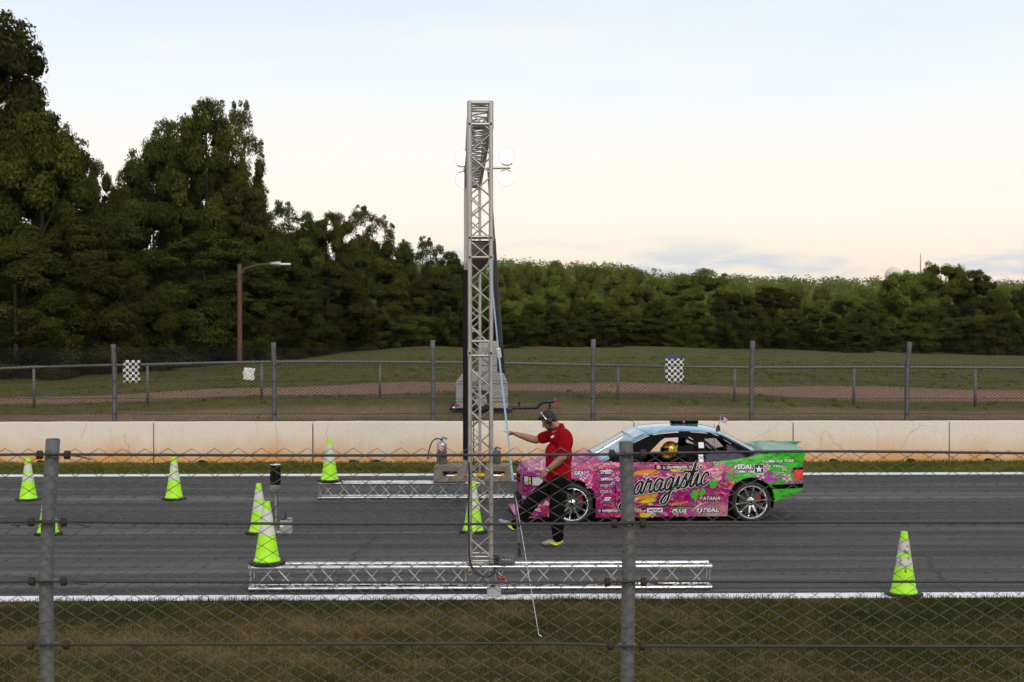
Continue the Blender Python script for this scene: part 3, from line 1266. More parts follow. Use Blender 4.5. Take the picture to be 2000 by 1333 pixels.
def tree(name, px, py_top, D, hw, var, leaf, label, group=None, sink=.1):
    """px/py_top: where its tip shows; D: how far off it stands; hw: half width of the crown in photo pixels"""
    p = onY(px, py_top, D)
    zb = hz(p.x, D) - sink
    H = p.z - zb
    s = H / 10.0
    sr = hw / FPX * D / VR[var] * 1.02
    o = empty(name, (p.x, D, zb), TREES_RNG.uniform(0, 6.28))
    o.scale = (sr, sr, s)
    tag(o, label, 'tree' if 'bush' not in name and 'shrub' not in name else 'shrub', group)
    cm, tm = VAR[var]
    c = bpy.data.objects.new('crown', cm)
    COL.objects.link(c)
    c.parent = o
    if len(cm.materials) == 0:
        cm.materials.append(None)
    c.material_slots[0].link = 'OBJECT'
    c.material_slots[0].material = LEAF[leaf]
    t = bpy.data.objects.new('trunk', tm)
    COL.objects.link(t)
    t.parent = o
    if len(tm.materials) == 0:
        tm.materials.append(MAT['bark'])
    return o


LT = [  # px, top, D, half width px, variant, leaf, label
    (-120, 60, 76, 190, 'cone', 'deep', 'very tall dark tree cut off by the picture edge behind the tallest one'),
    (22, 38, 70, 165, 'cone2', 'deep', 'tallest dark green tree, its ragged top almost reaching the upper edge'),
    (82, 215, 67, 120, 'oval2', 'mid', 'dark tree hanging beside the tallest tree, lit green along its flank'),
    (150, 425, 64, 115, 'oval', 'deep', 'dark drooping tree at the foot of the tallest tree'),
    (30, 470, 62, 150, 'round', 'deep', 'broad dark tree low in front of the tallest tree trunk'),
    (185, 312, 96, 60, 'oval', 'deep', 'dark treetop in the dip between the tallest tree and the twin-topped tree'),
    (236, 335, 100, 45, 'cone', 'deep', 'thin dark treetop tucked against the twin-topped tree'),
    (322, 232, 88, 95, 'oval2', 'mid', 'tall tree forming the lower shoulder of the twin-topped tree'),
    (402, 193, 86, 92, 'oval', 'mid', 'tall airy twin-topped green tree behind the street lamp'),
    (455, 212, 89, 70, 'vase', 'light', 'loose leafy treetop with sky gaps joined to the twin-topped tree'),
    (475, 345, 84, 95, 'cone', 'mid', 'sloping green tree right behind the street lamp arm'),
    (300, 400, 80, 125, 'round', 'deep', 'wide dark tree under the twin-topped tree'),
    (400, 455, 77, 120, 'oval', 'deep', 'dark mid-height tree behind the wooden lamp pole'),
    (565, 402, 87, 68, 'vase', 'mid', 'flat-topped green tree just past the lamp head'),
    (605, 430, 92, 58, 'oval', 'deep', 'dark tree between the flat-topped tree and the lacy-topped tree'),
    (520, 470, 80, 90, 'oval2', 'deep', 'dark tree with its crown below the flat-topped tree'),
    (655, 415, 91, 62, 'oval', 'mid', 'lacy-topped green tree, nearer half of the pair short of the truss'),
    (712, 410, 93, 60, 'vase', 'mid', 'lacy-topped green tree with sky showing through its crown'),
    (640, 515, 84, 90, 'round', 'deep', 'dark rounded tree below the lacy-topped trees'),
    (790, 472, 101, 52, 'cone2', 'mid', 'pointed tree on the falling tree line short of the truss'),
    (840, 470, 104, 46, 'vase', 'mid', 'small feathery treetop standing above its neighbours near the truss'),
    (878, 492, 108, 50, 'oval', 'deep', 'low dark treetop touching the black board of the truss'),
    (740, 520, 92, 85, 'round2', 'mid', 'bushy tree below the pointed tree near the truss'),
    (845, 545, 95, 80, 'round', 'deep', 'dark bushy tree directly behind the truss and its black board'),
    (560, 560, 79, 85, 'round2', 'deep', 'low dark bushy tree beyond the lamp pole and rail fence'),
    (300, 330, 104, 110, 'oval', 'deep', 'dark tree filling the gap behind the twin-topped tree'),
    (60, 300, 90, 130, 'oval', 'deep', 'dark tree half seen behind the tallest tree'),
    (560, 450, 104, 110, 'round', 'deep', 'dark tree seen through the gaps behind the flat-topped tree'),
    (720, 470, 108, 100, 'round2', 'deep', 'dark tree seen through the gaps behind the lacy-topped trees'),
    (215, 545, 68, 110, 'round2', 'deep', 'low spreading dark tree above the nearer checkered banner'),
]
for (px, py, D, hw, va, lf, lab) in LT:
    tree('tall_tree', px, py, D, hw, va, lf, lab, 'trees of the dark wood left of the truss')
RT = [
    (1000, 588, 104, 48, 'round', 'far', 'small light green tree just right of the truss above the mound'),
    (1076, 562, 108, 52, 'round2', 'far', 'round light green tree behind the light tower mast'),
    (1120, 600, 102, 50, 'round', 'light', 'low round tree above the pointing man'),
    (1035, 618, 98, 55, 'round2', 'deep', 'low dark tree at the mound crest beside the truss'),
    (1178, 590, 106, 52, 'oval', 'light', 'mid green tree behind the second fence post past the truss'),
    (1236, 558, 112, 55, 'round', 'light', 'green tree standing before the hazy wooded slope'),
    (1282, 585, 104, 40, 'cone', 'deep', 'dark narrow tree with reddish shade beside the big pale tree'),
    (1372, 524, 118, 78, 'oval2', 'far', 'big pale green tree rising above the checkered banner with blue strip'),
    (1335, 600, 102, 50, 'round2', 'light', 'low tree at the foot of the big pale green tree'),
    (1432, 575, 108, 50, 'round', 'deep', 'dark tree right of the big pale green tree'),
    (1512, 562, 112, 62, 'oval', 'deep', 'dark rounded tree above the race car tail'),
    (1470, 610, 104, 52, 'round', 'deep', 'low dark tree behind the fifth fence post'),
    (1618, 612, 101, 40, 'bush', 'yellow', 'yellowish bush at the edge of the wood'),
    (1580, 590, 108, 52, 'round2', 'light', 'green tree behind the yellowish bush'),
    (1655, 572, 128, 62, 'round', 'far', 'round light green tree between the yellowish bush and the domed trees'),
    (1700, 590, 108, 55, 'oval', 'mid', 'shaded tree at the foot of the domed trees'),
    (1775, 532, 112, 72, 'round', 'light', 'broad domed tree in front of the water tank'),
    (1846, 516, 114, 76, 'round2', 'light', 'highest domed tree with rounded top near the far right edge'),
    (1900, 528, 112, 62, 'oval', 'mid', 'domed tree sloping down beside the highest domed one'),
    (1820, 600, 103, 60, 'round', 'deep', 'low dark tree under the highest domed tree'),
    (1952, 562, 116, 55, 'cone2', 'light', 'pointed green tree next to the right edge of the picture'),
    (2005, 566, 118, 60, 'round', 'deep', 'dark tree cut by the right edge of the picture'),
    (1935, 615, 102, 62, 'round2', 'far', 'low light green tree below the pointed tree at right'),
]
for (px, py, D, hw, va, lf, lab) in RT:
    tree('wood_tree', px, py, D, hw, va, lf, lab, 'trees beyond the mound right of the truss')
BR = [(985, 521, 165, 51, 'oval'), (1030, 519, 172, 54, 'round'), (1085, 510, 168, 47, 'oval'), (1136, 518, 176, 58, 'round2'), (1180, 522, 170, 59, 'oval'),
      (1228, 523, 180, 50, 'round'), (1275, 545, 172, 47, 'oval'), (1000, 562, 140, 54, 'round2'), (1055, 565, 145, 47, 'oval'), (1110, 552, 142, 57, 'round'),
      (1165, 572, 138, 54, 'oval2'), (1215, 572, 146, 44, 'round2'), (1300, 572, 150, 49, 'round'), (1325, 540, 185, 43, 'oval'), (1440, 557, 170, 47, 'round'),
      (1490, 557, 180, 55, 'oval'), (1550, 557, 168, 50, 'round2'), (1605, 562, 172, 48, 'oval'), (1690, 565, 178, 55, 'round'), (1720, 570, 150, 56, 'oval'),
      (1960, 561, 170, 58, 'oval'), (2010, 555, 160, 60, 'round2'), (930, 529, 160, 49, 'round'), (880, 542, 150, 61, 'oval'), (820, 532, 150, 59, 'round')]
for i, (px, py, D, hw, va) in enumerate(BR):
    tree('wood_tree', px, py, D, hw, va, ('light', 'far', 'far')[i % 3], 'rounded tree crown among the mixed wood further back', 'trees of the mixed wood further back')
# understorey along the wood edge
ur = random.Random(5)
px = -60
while px < 2060:
    b_ = (px - 1000) / 2778.0
    D = lerp_table(CREST_Y, b_) + ur.uniform(2.5, 9)
    base_py = 608 + (CAM_H - hz(b_ * D, D)) / D * FPX
    top = base_py - ur.uniform(38, 92)
    tree('edge_shrub', px, top, D, ur.uniform(34, 58), ur.choice(['bush', 'bush', 'round2']), ur.choice(['deep', 'deep', 'mid']), 'dark shrub in the thicket where the grass meets the wood', 'shrubs along the edge of the wood')
    px += ur.uniform(34, 58)

# far wooded hills: reads as one mass
rng = np.random.default_rng(31)
cen, rad = [], []
for i in range(1500):
    Y = 235 + 540 * rng.random() ** .9
    X = (rng.uniform(-.12, .46)) * Y
    h = rng.uniform(7.5, 12.5)
    z = hz(X, Y)
    r = rng.uniform(2.6, 4.6)
    cen.append((X, Y, z + h - r * .8))
    rad.append(r)
    for q in range(4):
        a_ = rng.uniform(0, 6.28)
        cen.append((X + r * .75 * math.cos(a_), Y + r * .75 * math.sin(a_), z + h - r * rng.uniform(.9, 2.0)))
        rad.append(r * rng.uniform(.4, .65))
cen, rad = np.array(cen), np.array(rad)
per = np.maximum(14, 9.0 * rad ** 1.5).astype(int)
me = leaves_mesh('distant_wood', cen, rad, per, .60, rng)
tag(link_mesh('distant_wood', me, LEAF['far']), 'distant hazy green wood covering the hills', 'wood', kind='stuff')

# ------------------------------------------------------------------ street lamp, water tank, radio mast
LP_D = 71.0
p = onY(467, 516, LP_D)
zb = hz(p.x, LP_D)
lamp = tag(empty('street_lamp', (p.x, LP_D, zb - .1)), 'wooden pole street lamp with curved arm standing before the dark trees', 'street lamp')
hgt = p.z - zb + .1
MB().tube([(0, 0, 0), (.01, 0, hgt * .5), (.02, 0, hgt)], [.125, .115, .105], 12).build('pole', MAT['wood'], lamp, auto=50)
q = onY(556, 519, LP_D)
ax = q.x - p.x
MB().tube(catmull([(.05, -.08, hgt - .75), (.25, -.08, hgt - .28), (.9, -.08, hgt - .06), (ax - .5, -.08, hgt + .02)], 5), .04, 8).build('arm', MAT['wood'], lamp, smooth=True)
b = MB()
b.lathe([(.001, -.55), (.07, -.54), (.10, -.35), (.13, -.12), (.14, .0), (.001, .01)], 14, axis='X', c=(ax - .2, -.08, hgt + .0))
b.build('lamp_head', MAT['alu_dull'], lamp, smooth=True)
MB().box((ax + .05, -.08, hgt - .01), (.52, .2, .1)).build('lens', MAT['white'], lamp, bevel=.03)
MB().tube([(.16, -.14, 0), (.15, -.14, hgt - .6)], .012, 5).build('conduit', MAT['black'], lamp)

WT_D = 620.0
p = onY(1745, 532, WT_D)
wt = tag(empty('water_tank', (p.x, WT_D, hz(p.x, WT_D))), 'pale domed water tank showing beside the domed trees on the skyline', 'water tank')
zt = p.z - hz(p.x, WT_D)
MAT['tank'] = plain('tank_paint', (.78, .68, .58), .5, var=.06)
MB().ellipsoid((0, 0, zt - 1.6), (3.9, 3.9, 3.9)).build('tank', MAT['tank'], wt, smooth=True)
MB().tube([(0, 0, 0), (0, 0, zt - 4)], [1.5, 1.1], 14).build('column', MAT['tank'], wt, smooth=True)
RM_D = 500.0
p = onY(1798, 498, RM_D)
rmz = hz(p.x, RM_D)
rm = tag(empty('radio_mast', (p.x, RM_D, rmz)), 'thin radio mast rising behind the domed trees', 'mast')
hh = p.z - rmz
b = MB()
for a in range(3):
    t = a * 2.094
    b.tube([(.45 * math.cos(t), .45 * math.sin(t), 0), (.06 * math.cos(t), .06 * math.sin(t), hh)], .07, 5)
for j in range(14):
    z = hh * j / 14
    s_ = 1 - j / 14 * .86
    for a in range(3):
        t, t2 = a * 2.094, (a + 1) * 2.094
        b.tube([(.45 * s_ * math.cos(t), .45 * s_ * math.sin(t), z), (.45 * s_ * .96 * math.cos(t2), .45 * s_ * .96 * math.sin(t2), z + hh / 14)], .035, 4)
b.build('lattice', MAT['galv_far'], rm)
MB().tube([(0, 0, hh), (0, 0, hh + .8)], .05, 6).build('aerial', MAT['galv_far'], rm)
MB().box((0, -.1, hh - 1.6), (.7, .3, .5)).build('antenna_panel', MAT['white'], rm)

# ------------------------------------------------------------------ light tower trailer
LT_Y = 36.0


def ltp(px, py, dy=0.0):
    p = onY(px, py, LT_Y + dy)
    return Vector((p.x - lt0.x, dy, p.z - lt0.z))


g0 = onY(942, 800, LT_Y)
lt0 = Vector((g0.x, LT_Y, hz(g0.x, LT_Y)))
lt = tag(empty('light_tower', lt0), 'grey mobile light tower trailer with four lit floodlights behind the barrier', 'light tower')
a, c = ltp(891, 795), ltp(992, 728)
sl = ltp(905, 728).x
sl2 = ltp(983, 728).x
zmid = ltp(900, 746).z
b = MB()
outl = [(a.x, a.z), (c.x, a.z), (c.x - .02, zmid), (sl2, c.z), (sl, c.z), (a.x, zmid)]
b.prism(outl, lambda u, v, s: (u, -.62 + 1.24 * s, v))
body = b.build('housing', MAT['grey'], lt, bevel=.03)
b = MB()
b.box(((a.x + c.x) / 2, -.628, zmid - .02), (c.x - a.x - .06, .008, .014))
b.build('panel_seam', MAT['darkgrey'], body)
b = MB()
b.box(((a.x + c.x) / 2, -.628, a.z + .17), (c.x - a.x - .06, .008, .014))
b.build('panel_seam', MAT['darkgrey'], body)
for j in range(5):
    MB().box((a.x + .52, -.627, a.z + .30 + j * .07), (.24, .012, .03)).build('louvre', MAT['darkgrey'], body)
MB().box((a.x - .012, -.3, a.z + .3), (.02, .25, .42)).build('marker', MAT['red'], body)
MB().box((a.x + .05, -.628, a.z + .08), (.09, .012, .06)).build('reflector', MAT['red'], body)
MB().box((c.x - .27, -.628, a.z + .10), (.05, .012, .06)).build('reflector', MAT['yellow'], body)
MB().lathe([(.001, 0), (.035, 0), (.035, .06), (.02, .085), (.001, .09)], 10, c=(sl + .02, -.5, c.z)).build('beacon', MAT['red'], body)
# mast base box
a2, c2 = ltp(934, 728), ltp(971, 667)
MB().box(((a2.x + c2.x) / 2, .05, (a2.z + c2.z) / 2), (c2.x - a2.x, .42, c2.z - a2.z)).build('control_box', MAT['grey'], lt, bevel=.02)
m0, m1 = ltp(980, 737), ltp(955, 330)
pts = [m0.lerp(m1, t) + Vector((0, .05, 0)) for t in (0, .33, .34, .66, .67, 1)]
MB().tube(pts, [.085, .08, .066, .062, .05, .045], 8).build('mast', MAT['black'], lt)
b = MB()
for j in range(16):
    z = j / 16
    cc = m0.lerp(m1, .015 + z * .14)
    b.tube([cc + Vector((.085 * math.cos(t) + .0, .085 * math.sin(t) - .02, .012 * t / 6.28)) for t in np.linspace(0, 6.28, 10)], .016, 5)
tag(b.build('coiled_cable', MAT['black'], lt), kind='stuff')
# undercarriage
MB().box((.0, 0, a.z - .06), (1.5, 1.0, .08)).build('chassis', MAT['black'], lt)
for sy in (-.62, .62):
    b = MB()
    b.lathe([(.001, -.09), (.17, -.09), (.25, -.085), (.27, -.05), (.27, .05), (.25, .085), (.17, .09), (.001, .09)], 20, axis='Y', c=(-.03, sy, .27))
    wh = b.build('wheel', MAT['rubber'], lt, auto=45)
    MB().lathe([(.001, -.10), (.09, -.10), (.15, -.094), (.15, .094), (.001, .1)], 16, axis='Y', c=(-.03, sy, .27)).build('rim', MAT['grey'], wh, auto=40)
d0, d1, d2, d3 = ltp(988, 797), ltp(1048, 796), ltp(1060, 786), ltp(1092, 783)
MB().tube([d0, d1, d2, d3], .045, 8).build('drawbar', MAT['black'], lt)
MB().box(ltp(1087, 784), (.12, .08, .10)).build('coupling', MAT['red'], lt)
for px in (1014, 1074):
    t = ltp(px, 785)
    MB().tube([t, (t.x, t.y, -.02)], .028, 8).build('jack', MAT['black'], lt)
for px in (884, 902):
    t = ltp(px, 790)
    MB().tube([t, (t.x - .05, t.y - .1, .0)], .03, 8).build('outrigger', MAT['black'], lt)
MB().tube([ltp(905, 797), ltp(884, 797)], .03, 8).build('outrigger_arm', MAT['alu'], lt)
# lamp heads
tl = NT('lit_lens')
em = tl.n('Emission')
em.inputs['Color'].default_value = (1, .93, .76, 1)
em.inputs['Strength'].default_value = 9.0
tl.l(em.outputs[0], tl.out.inputs[0])
MAT['lit'] = tl.mat
ca, cb = ltp(905, 330), ltp(997, 328)
MB().tube([(ca.x, .02, ca.z), (cb.x, .02, cb.z)], .03, 8).build('crossbar', MAT['alu_dull'], lt)
for (px, py) in ((903, 309), (905, 352), (990, 306), (988, 349)):
    t = ltp(px, py)
    hd = empty('floodlight', t)
    hd.parent = lt
    hd.location = t
    hd.scale = (.82, .82, .82)
    hd.rotation_euler = (0, 0, R(-6 if px < 950 else 5))
    MB().lathe([(.001, .20), (.08, .19), (.16, .12), (.235, .02), (.245, -.02), (.225, -.02)], 26, axis='Y').build('reflector_bowl', MAT['alu_dull'], hd, smooth=True)
    MB().lathe([(.001, -.035), (.12, -.032), (.222, -.015)], 26, axis='Y').build('lens', MAT['lit'], hd, smooth=True)
    sgn = -1 if px < 950 else 1
    zc = 1 if py < 330 else -1
    MB().tube([(.27 * math.cos(tt), .03, .27 * math.sin(tt)) for tt in np.linspace(-2.2 if zc > 0 else .9, -.9 if zc > 0 else 2.2, 10)], .016, 6).build('yoke', MAT['alu_dull'], hd)

# ------------------------------------------------------------------ start gate of box truss
NB_Y, FB_Y = 16.13, 23.95
TW, TRC, TRD = .12, .0245, .0105


def truss(A, B, u, v, parent, name, bay=.242, rungs=(), chord_mat=None, bm=None, ends=True, phase=0):
    """box truss from A to B; u, v the two cross directions. chords are sub-parts, the lattice one welded part"""
    A, B, u, v = Vector(A), Vector(B), Vector(u).normalized(), Vector(v).normalized()
    d = B - A
    L = d.length
    d.normalize()
    node = empty(name)
    node.parent = parent
    cm = chord_mat or MAT['alu']
    cor = [(1, 1), (1, -1), (-1, -1), (-1, 1)]
    for (su, sv) in cor:
        o = u * (su * TW) + v * (sv * TW)
        b = MB()
        b.tube([A + o, B + o], TRC, 12)
        for t in (0.03, L - .03):
            b.tube([A + o + d * (t - .03), A + o + d * (t + .03)], TRC * 1.12, 12)
        b.build('chord', cm, node, auto=50)
    n = max(2, int(round((L - .1) / bay)))
    st = (L - .1) / n
    b = MB()
    for fi in range(4):
        (s0, t0), (s1, t1) = cor[fi], cor[(fi + 1) % 4]
        o0 = u * (s0 * TW) + v * (t0 * TW)
        o1 = u * (s1 * TW) + v * (t1 * TW)
        for i in range(n):
            za, zb_ = .05 + i * st + .015, .05 + (i + 1) * st - .015
            if (i + phase) % 2 == 0:
                b.tube([A + o0 + d * za, A + o1 + d * zb_], TRD, 6, cap=False)
            else:
                b.tube([A + o1 + d * za, A + o0 + d * zb_], TRD, 6, cap=False)
        for t in list(rungs) + ([.02, L - .02] if ends else []):
            b.tube([A + o0 + d * t, A + o1 + d * t], TRD * 1.35, 8, cap=False)
    tag(b.build('lattice', cm, node, smooth=True), kind='stuff')
    return node


pn = onY(938.5, 1120, NB_Y)
pf = onY(923.5, 960, FB_Y)
NX, FX = pn.x, pf.x
ZT = onY(938, 197, NB_Y - .12).z - TRC
gate = tag(empty('truss_gate', (NX, NB_Y, 0)), 'tall aluminium box truss start gate spanning the track on two floor trusses', 'truss gate')
EXU, EYU, EZU = (1, 0, 0), (0, 1, 0), (0, 0, 1)


def gl(X, Y, Z):
    return Vector((X - NX, Y - NB_Y, Z))


x0, x1 = onY(486, 1150, NB_Y - .12).x, onY(1390, 1150, NB_Y - .12).x
zb0 = .03 + TW
xm0, xm1 = x0 + (x1 - x0) * .488, x0 + (x1 - x0) * .512
truss(gl(x0, NB_Y, zb0), gl(x1, NB_Y, zb0), EYU, EZU, gate, 'floor_truss', rungs=((x1 - x0) / 2 - .17, (x1 - x0) / 2 + .17))
fx0 = onY(621, 970, FB_Y - .12).x
fx1 = 2 * FX - fx0
truss(gl(fx0, FB_Y, zb0), gl(fx1, FB_Y, zb0), EYU, EZU, gate, 'floor_truss', rungs=((fx1 - fx0) / 2 - .17, (fx1 - fx0) / 2 + .17), phase=1)
zu0 = .03 + 2 * TW + 2 * TRC


def zat(py):
    return onY(938, py, NB_Y - .12).z


rl = [zat(py) - zu0 for py in (243, 463, 503, 667, 695, 1088, 1097)]
truss(gl(NX, NB_Y, zu0), gl(NX, NB_Y, ZT - 2 * TW + .2), EXU, EYU, gate, 'upright', rungs=rl, chord_mat=MAT['alu_dull'])
truss(gl(FX, FB_Y, zu0), gl(FX, FB_Y, ZT - 2 * TW + .2), EXU, EYU, gate, 'upright', rungs=rl, chord_mat=MAT['alu_dull'], phase=1)
truss(gl(NX, NB_Y - .12, ZT - TW), gl(FX, FB_Y + .12, ZT - TW), EXU, EZU, gate, 'top_beam', chord_mat=MAT['alu_dull'])
# corner blocks and joint sleeves
for (X, Y) in ((NX, NB_Y), (FX, FB_Y)):
    cb_ = empty('corner_block')
    cb_.parent = gate
    for sx in (-1, 1):
        for sy in (-1, 1):
            MB().tube([gl(X + sx * TW, Y + sy * TW, ZT - 2 * TW - .04), gl(X + sx * TW, Y + sy * TW, ZT + .02)], TRC * 1.18, 12).build('sleeve', MAT['alu_dull'], cb_, auto=50)
    for sy in (-1, 1):
        MB().tube([gl(X - TW, Y + sy * TW, ZT), gl(X + TW, Y + sy * TW, ZT)], TRC, 10).build('cross_tube', MAT['alu_dull'], cb_, auto=50)
        MB().tube([gl(X - TW, Y + sy * TW, ZT - 2 * TW), gl(X + TW, Y + sy * TW, ZT - 2 * TW)], TRC * .9, 10).build('cross_tube', MAT['alu_dull'], cb_, auto=50)
for py in (243, 465, 503, 690, 1117):
    for sx in (-1, 1):
        z = zat(py)
        MB().tube([gl(NX + sx * TW, NB_Y - TW, z - .035), gl(NX + sx * TW, NB_Y - TW, z + .035)], TRC * 1.22, 12).build('joint_sleeve', MAT['alu_dull'], gate, auto=50)
        MB().lathe([(.001, -.012), (.012, -.01), (.014, 0)], 8, axis='Y', c=gl(NX + sx * TW, NB_Y - TW - TRC * 1.2, z)).build('pin', MAT['rust'], gate)
# cross banner box between the uprights
zA, zB = zat(468), zat(505)
MAT['banner'] = plain('taupe_banner', (.15, .125, .12), .8, var=.1)
b = MB()
n0 = gl(NX, NB_Y + .16, 0)
n1 = gl(FX, FB_Y - .16, 0)
b.add([(n0.x - .1, n0.y, zB), (n0.x + .1, n0.y, zB), (n0.x + .1, n0.y, zA), (n0.x - .1, n0.y, zA),
       (n1.x - .1, n1.y, zB), (n1.x + .1, n1.y, zB), (n1.x + .1, n1.y, zA), (n1.x - .1, n1.y, zA)],
      [(0, 1, 2, 3), (7, 6, 5, 4), (0, 4, 5, 1), (1, 5, 6, 2), (2, 6, 7, 3), (3, 7, 4, 0)])
b.build('cross_banner', MAT['banner'], gate)
# edge-on black board on the near upright
bz0, bz1 = onY(910, 897, NB_Y).z, onY(910, 528, NB_Y).z
bx = onY(910, 700, NB_Y).x
board = tag(empty('display_board', (bx, NB_Y + .35, bz0)), 'narrow black display board seen edge-on, clamped to the truss upright', 'display board')
MB().box((0, 0, (bz1 - bz0) / 2), (.066, .95, bz1 - bz0)).build('cabinet', MAT['blackcloth'], board, bevel=.004)
for py in (601, 676, 752, 827):
    z = onY(910, py, NB_Y).z - bz0
    b = MB()
    b.box((.036, -.46, z + .05), (.028, .03, .022))
    b.box((.036, -.46, z - .05), (.028, .03, .022))
    b.box((.045, -.47, z), (.012, .02, .12))
    b.build('bracket', MAT['white'], board)
pole_x = onY(913, 400, NB_Y).x - bx
MB().tube([(pole_x, -.36, bz1 - bz0 - .06), (pole_x, -.36, onY(913, 245, NB_Y).z - bz0)], .011, 6).build('hanging_cable', MAT['alu_dull'], board)

# black power cable down the near upright
pc = [(916, 905), (917, 935), (915, 990), (916, 1050), (917, 1090), (922, 1108), (933, 1122), (950, 1127), (962, 1122), (968, 1108)]
cab = MB().tube(catmull([onY(px, py, NB_Y - .19) for px, py in pc], 6), .011, 8).build('power_cable', MAT['black'], None, smooth=True)
tag(cab, 'black power cable looping at the foot of the near truss upright', 'cable')

# hoist motor, control box and adapter at the foot
mo = onY(988, 1097, NB_Y - .05)
mt = tag(empty('hoist_motor', (mo.x, mo.y, .32)), 'grey cylindrical motor strapped at the foot of the near upright', 'motor')
b = MB()
b.lathe([(.001, -.09), (.05, -.09), (.072, -.075), (.078, -.06), (.078, .085), (.066, .10), (.001, .105)], 20, axis='X', c=(0, -.02, mo.z - .32))
b.build('casing', MAT['darkgrey'], mt, auto=40)
for j in range(4):
    MB().lathe([(.079, -.006), (.083, -.004), (.083, .004), (.079, .006)], 20, axis='X', c=(-.05 + j * .035, -.02, mo.z - .32)).build('cooling_fin', MAT['darkgrey'], mt, auto=40)
MB().box((.0, -.078, mo.z - .30), (.10, .006, .04), M=Matrix.Rotation(.5, 3, 'X')).build('name_plate', MAT['white'], mt)
MB().box((-.11, 0, (mo.z - .32) * .5 + .0), (.05, .08, .16)).build('mount', MAT['black'], mt)
g = gnd(965, 1167)
cbx = tag(empty('control_box', (g.x, g.y, .004)), 'small grey electrical box at the foot of the truss on the white line', 'electrical box')
MB().box((0, .06, .075), (.155, .11, .15)).build('case', MAT['grey'], cbx, bevel=.006)
MB().box((-.01, .003, .125), (.05, .012, .022)).build('latch', MAT['black'], cbx)
MB().lathe([(.001, -.006), (.011, -.006), (.011, 0)], 10, axis='Y', c=(.055, .005, .13)).build('lock', MAT['darkgrey'], cbx)
g = gnd(995, 1163)
ad = tag(empty('power_adapter', (g.x, g.y + .05, .0045)), 'flat black power adapter lying beside the small grey electrical box', 'adapter')
MB().box((0, 0, .02), (.17, .09, .04)).build('case', MAT['black'], ad, bevel=.008)
MB().tube(catmull([(-.02, 0, .04), (-.04, .02, .13), (-.10, .03, .20), (-.16, .05, .24)], 5), .006, 6).build('lead', MAT['black'], ad)
g = onY(980, 1129, NB_Y - .2)
rp = tag(empty('red_plug', (g.x, g.y, g.z - .02)), 'small red plug hanging under the grey motor', 'plug')
MB().tube([(-.05, 0, 0), (-.02, 0, .022), (.03, 0, .022), (.05, 0, .008)], [.012, .02, .02, .012], 8).build('body', MAT['red'], rp)
MB().tube([(-.05, 0, 0), (-.055, 0, .06), (-.04, 0, .12)], .007, 6).build('lead', MAT['black'], rp)

# guy strap from the upright to a ground hook
A = onY(956, 508, NB_Y - .16)
Bq = onY(974, 690, NB_Y - .5)
Cq = onY(1003, 950, NB_Y - 1.15)
Dq = onY(1014, 1062, NB_Y - 1.5)
Eq = gnd(1053, 1253)
guy = tag(empty('guy_strap', Eq), 'pale blue guy strap with ratchet running from the truss upright to a ground hook', 'strap')
b = MB()


def band(mb, P, Q, w):
    P, Q = P - Eq, Q - Eq
    d = (Q - P).normalized()
    s = d.cross(Vector((0, 1, 0))).normalized() * w * .5
    t = Vector((0, .003, 0))
    mb.add([P - s - t, P + s - t, Q + s - t, Q - s - t, P - s + t, P + s + t, Q + s + t, Q - s + t],
           [(0, 1, 2, 3), (7, 6, 5, 4), (0, 4, 5, 1), (1, 5, 6, 2), (2, 6, 7, 3), (3, 7, 4, 0)])


band(b, A, Bq, .016)
b.build('upper_webbing', MAT['bluerope'], guy)
b = MB()
band(b, Bq, Cq, .021)
b.build('lower_webbing', MAT['bluerope'], guy)
r1 = Bq - Eq
b = MB()
b.box(r1 + Vector((0, -.01, 0)), (.05, .03, .11), M=Matrix.Rotation(-.15, 3, 'Y'))
b.build('ratchet', MAT['steel'], guy, bevel=.006)
r2 = Cq - Eq
b = MB()
b.box(r2 + Vector((.0, -.01, .0)), (.06, .05, .12), M=Matrix.Rotation(-.12, 3, 'Y'))
b.build('ratchet', MAT['darkgrey'], guy, bevel=.008)
MB().tube([r2 + Vector((.005, -.02, -.05)), r2 + Vector((.022, -.03, -.22)), Dq - Eq], [.013, .010, .010], 8).build('handle', MAT['darkgrey'], guy)
dd = Dq - Eq
MB().tube([dd, dd + Vector((.004, 0, -.14))], [.014, .017], 8).build('grip', MAT['rust'], guy)
MB().tube([r2 + Vector((.02, 0, -.1)), Vector((0, 0, .05))], .0035, 6).build('wire', MAT['steel'], guy)
MB().tube(catmull([(0, 0, .06), (.018, 0, .045), (.02, 0, .015), (.0, 0, -.02), (-.012, 0, -.05)], 4), .008, 8).build('ground_hook', MAT['steel'], guy, smooth=True)

# ------------------------------------------------------------------ concrete weights, strap bar, extinguishers on the far floor truss
TZ = .03 + 2 * TW + TRC + .001


def weight(px0, px1, py_t, py_b, label):
    yf = FB_Y - .2
    a = onY(px0, py_b, yf)
    c = onY(px1, py_t, yf)
    w, h = c.x - a.x, c.z - TZ
    o = tag(empty('concrete_weight', (a.x, yf, TZ)), label, 'concrete block')
    b = MB()
    ou = [(0.0, 0.02), (.02, 0), (w - .02, 0), (w, .02), (w - .005, h - .04), (w - .04, h), (.05, h), (.01, h - .05)]
    ho = [(w * .28, h * .36), (w * .72, h * .36), (w * .72, h * .62), (w * .28, h * .62)]
    b.prism(ou, lambda u, v, s: (u, .4 * s, v), holes=[ho])
    b.build('block', MAT['concrete'], o, bevel=.014)
    MB().box((w * .5, .25, h * .49), (w * .5, .02, h * .3)).build('pocket_back', MAT['concrete'], o)
    return o, w, h, a


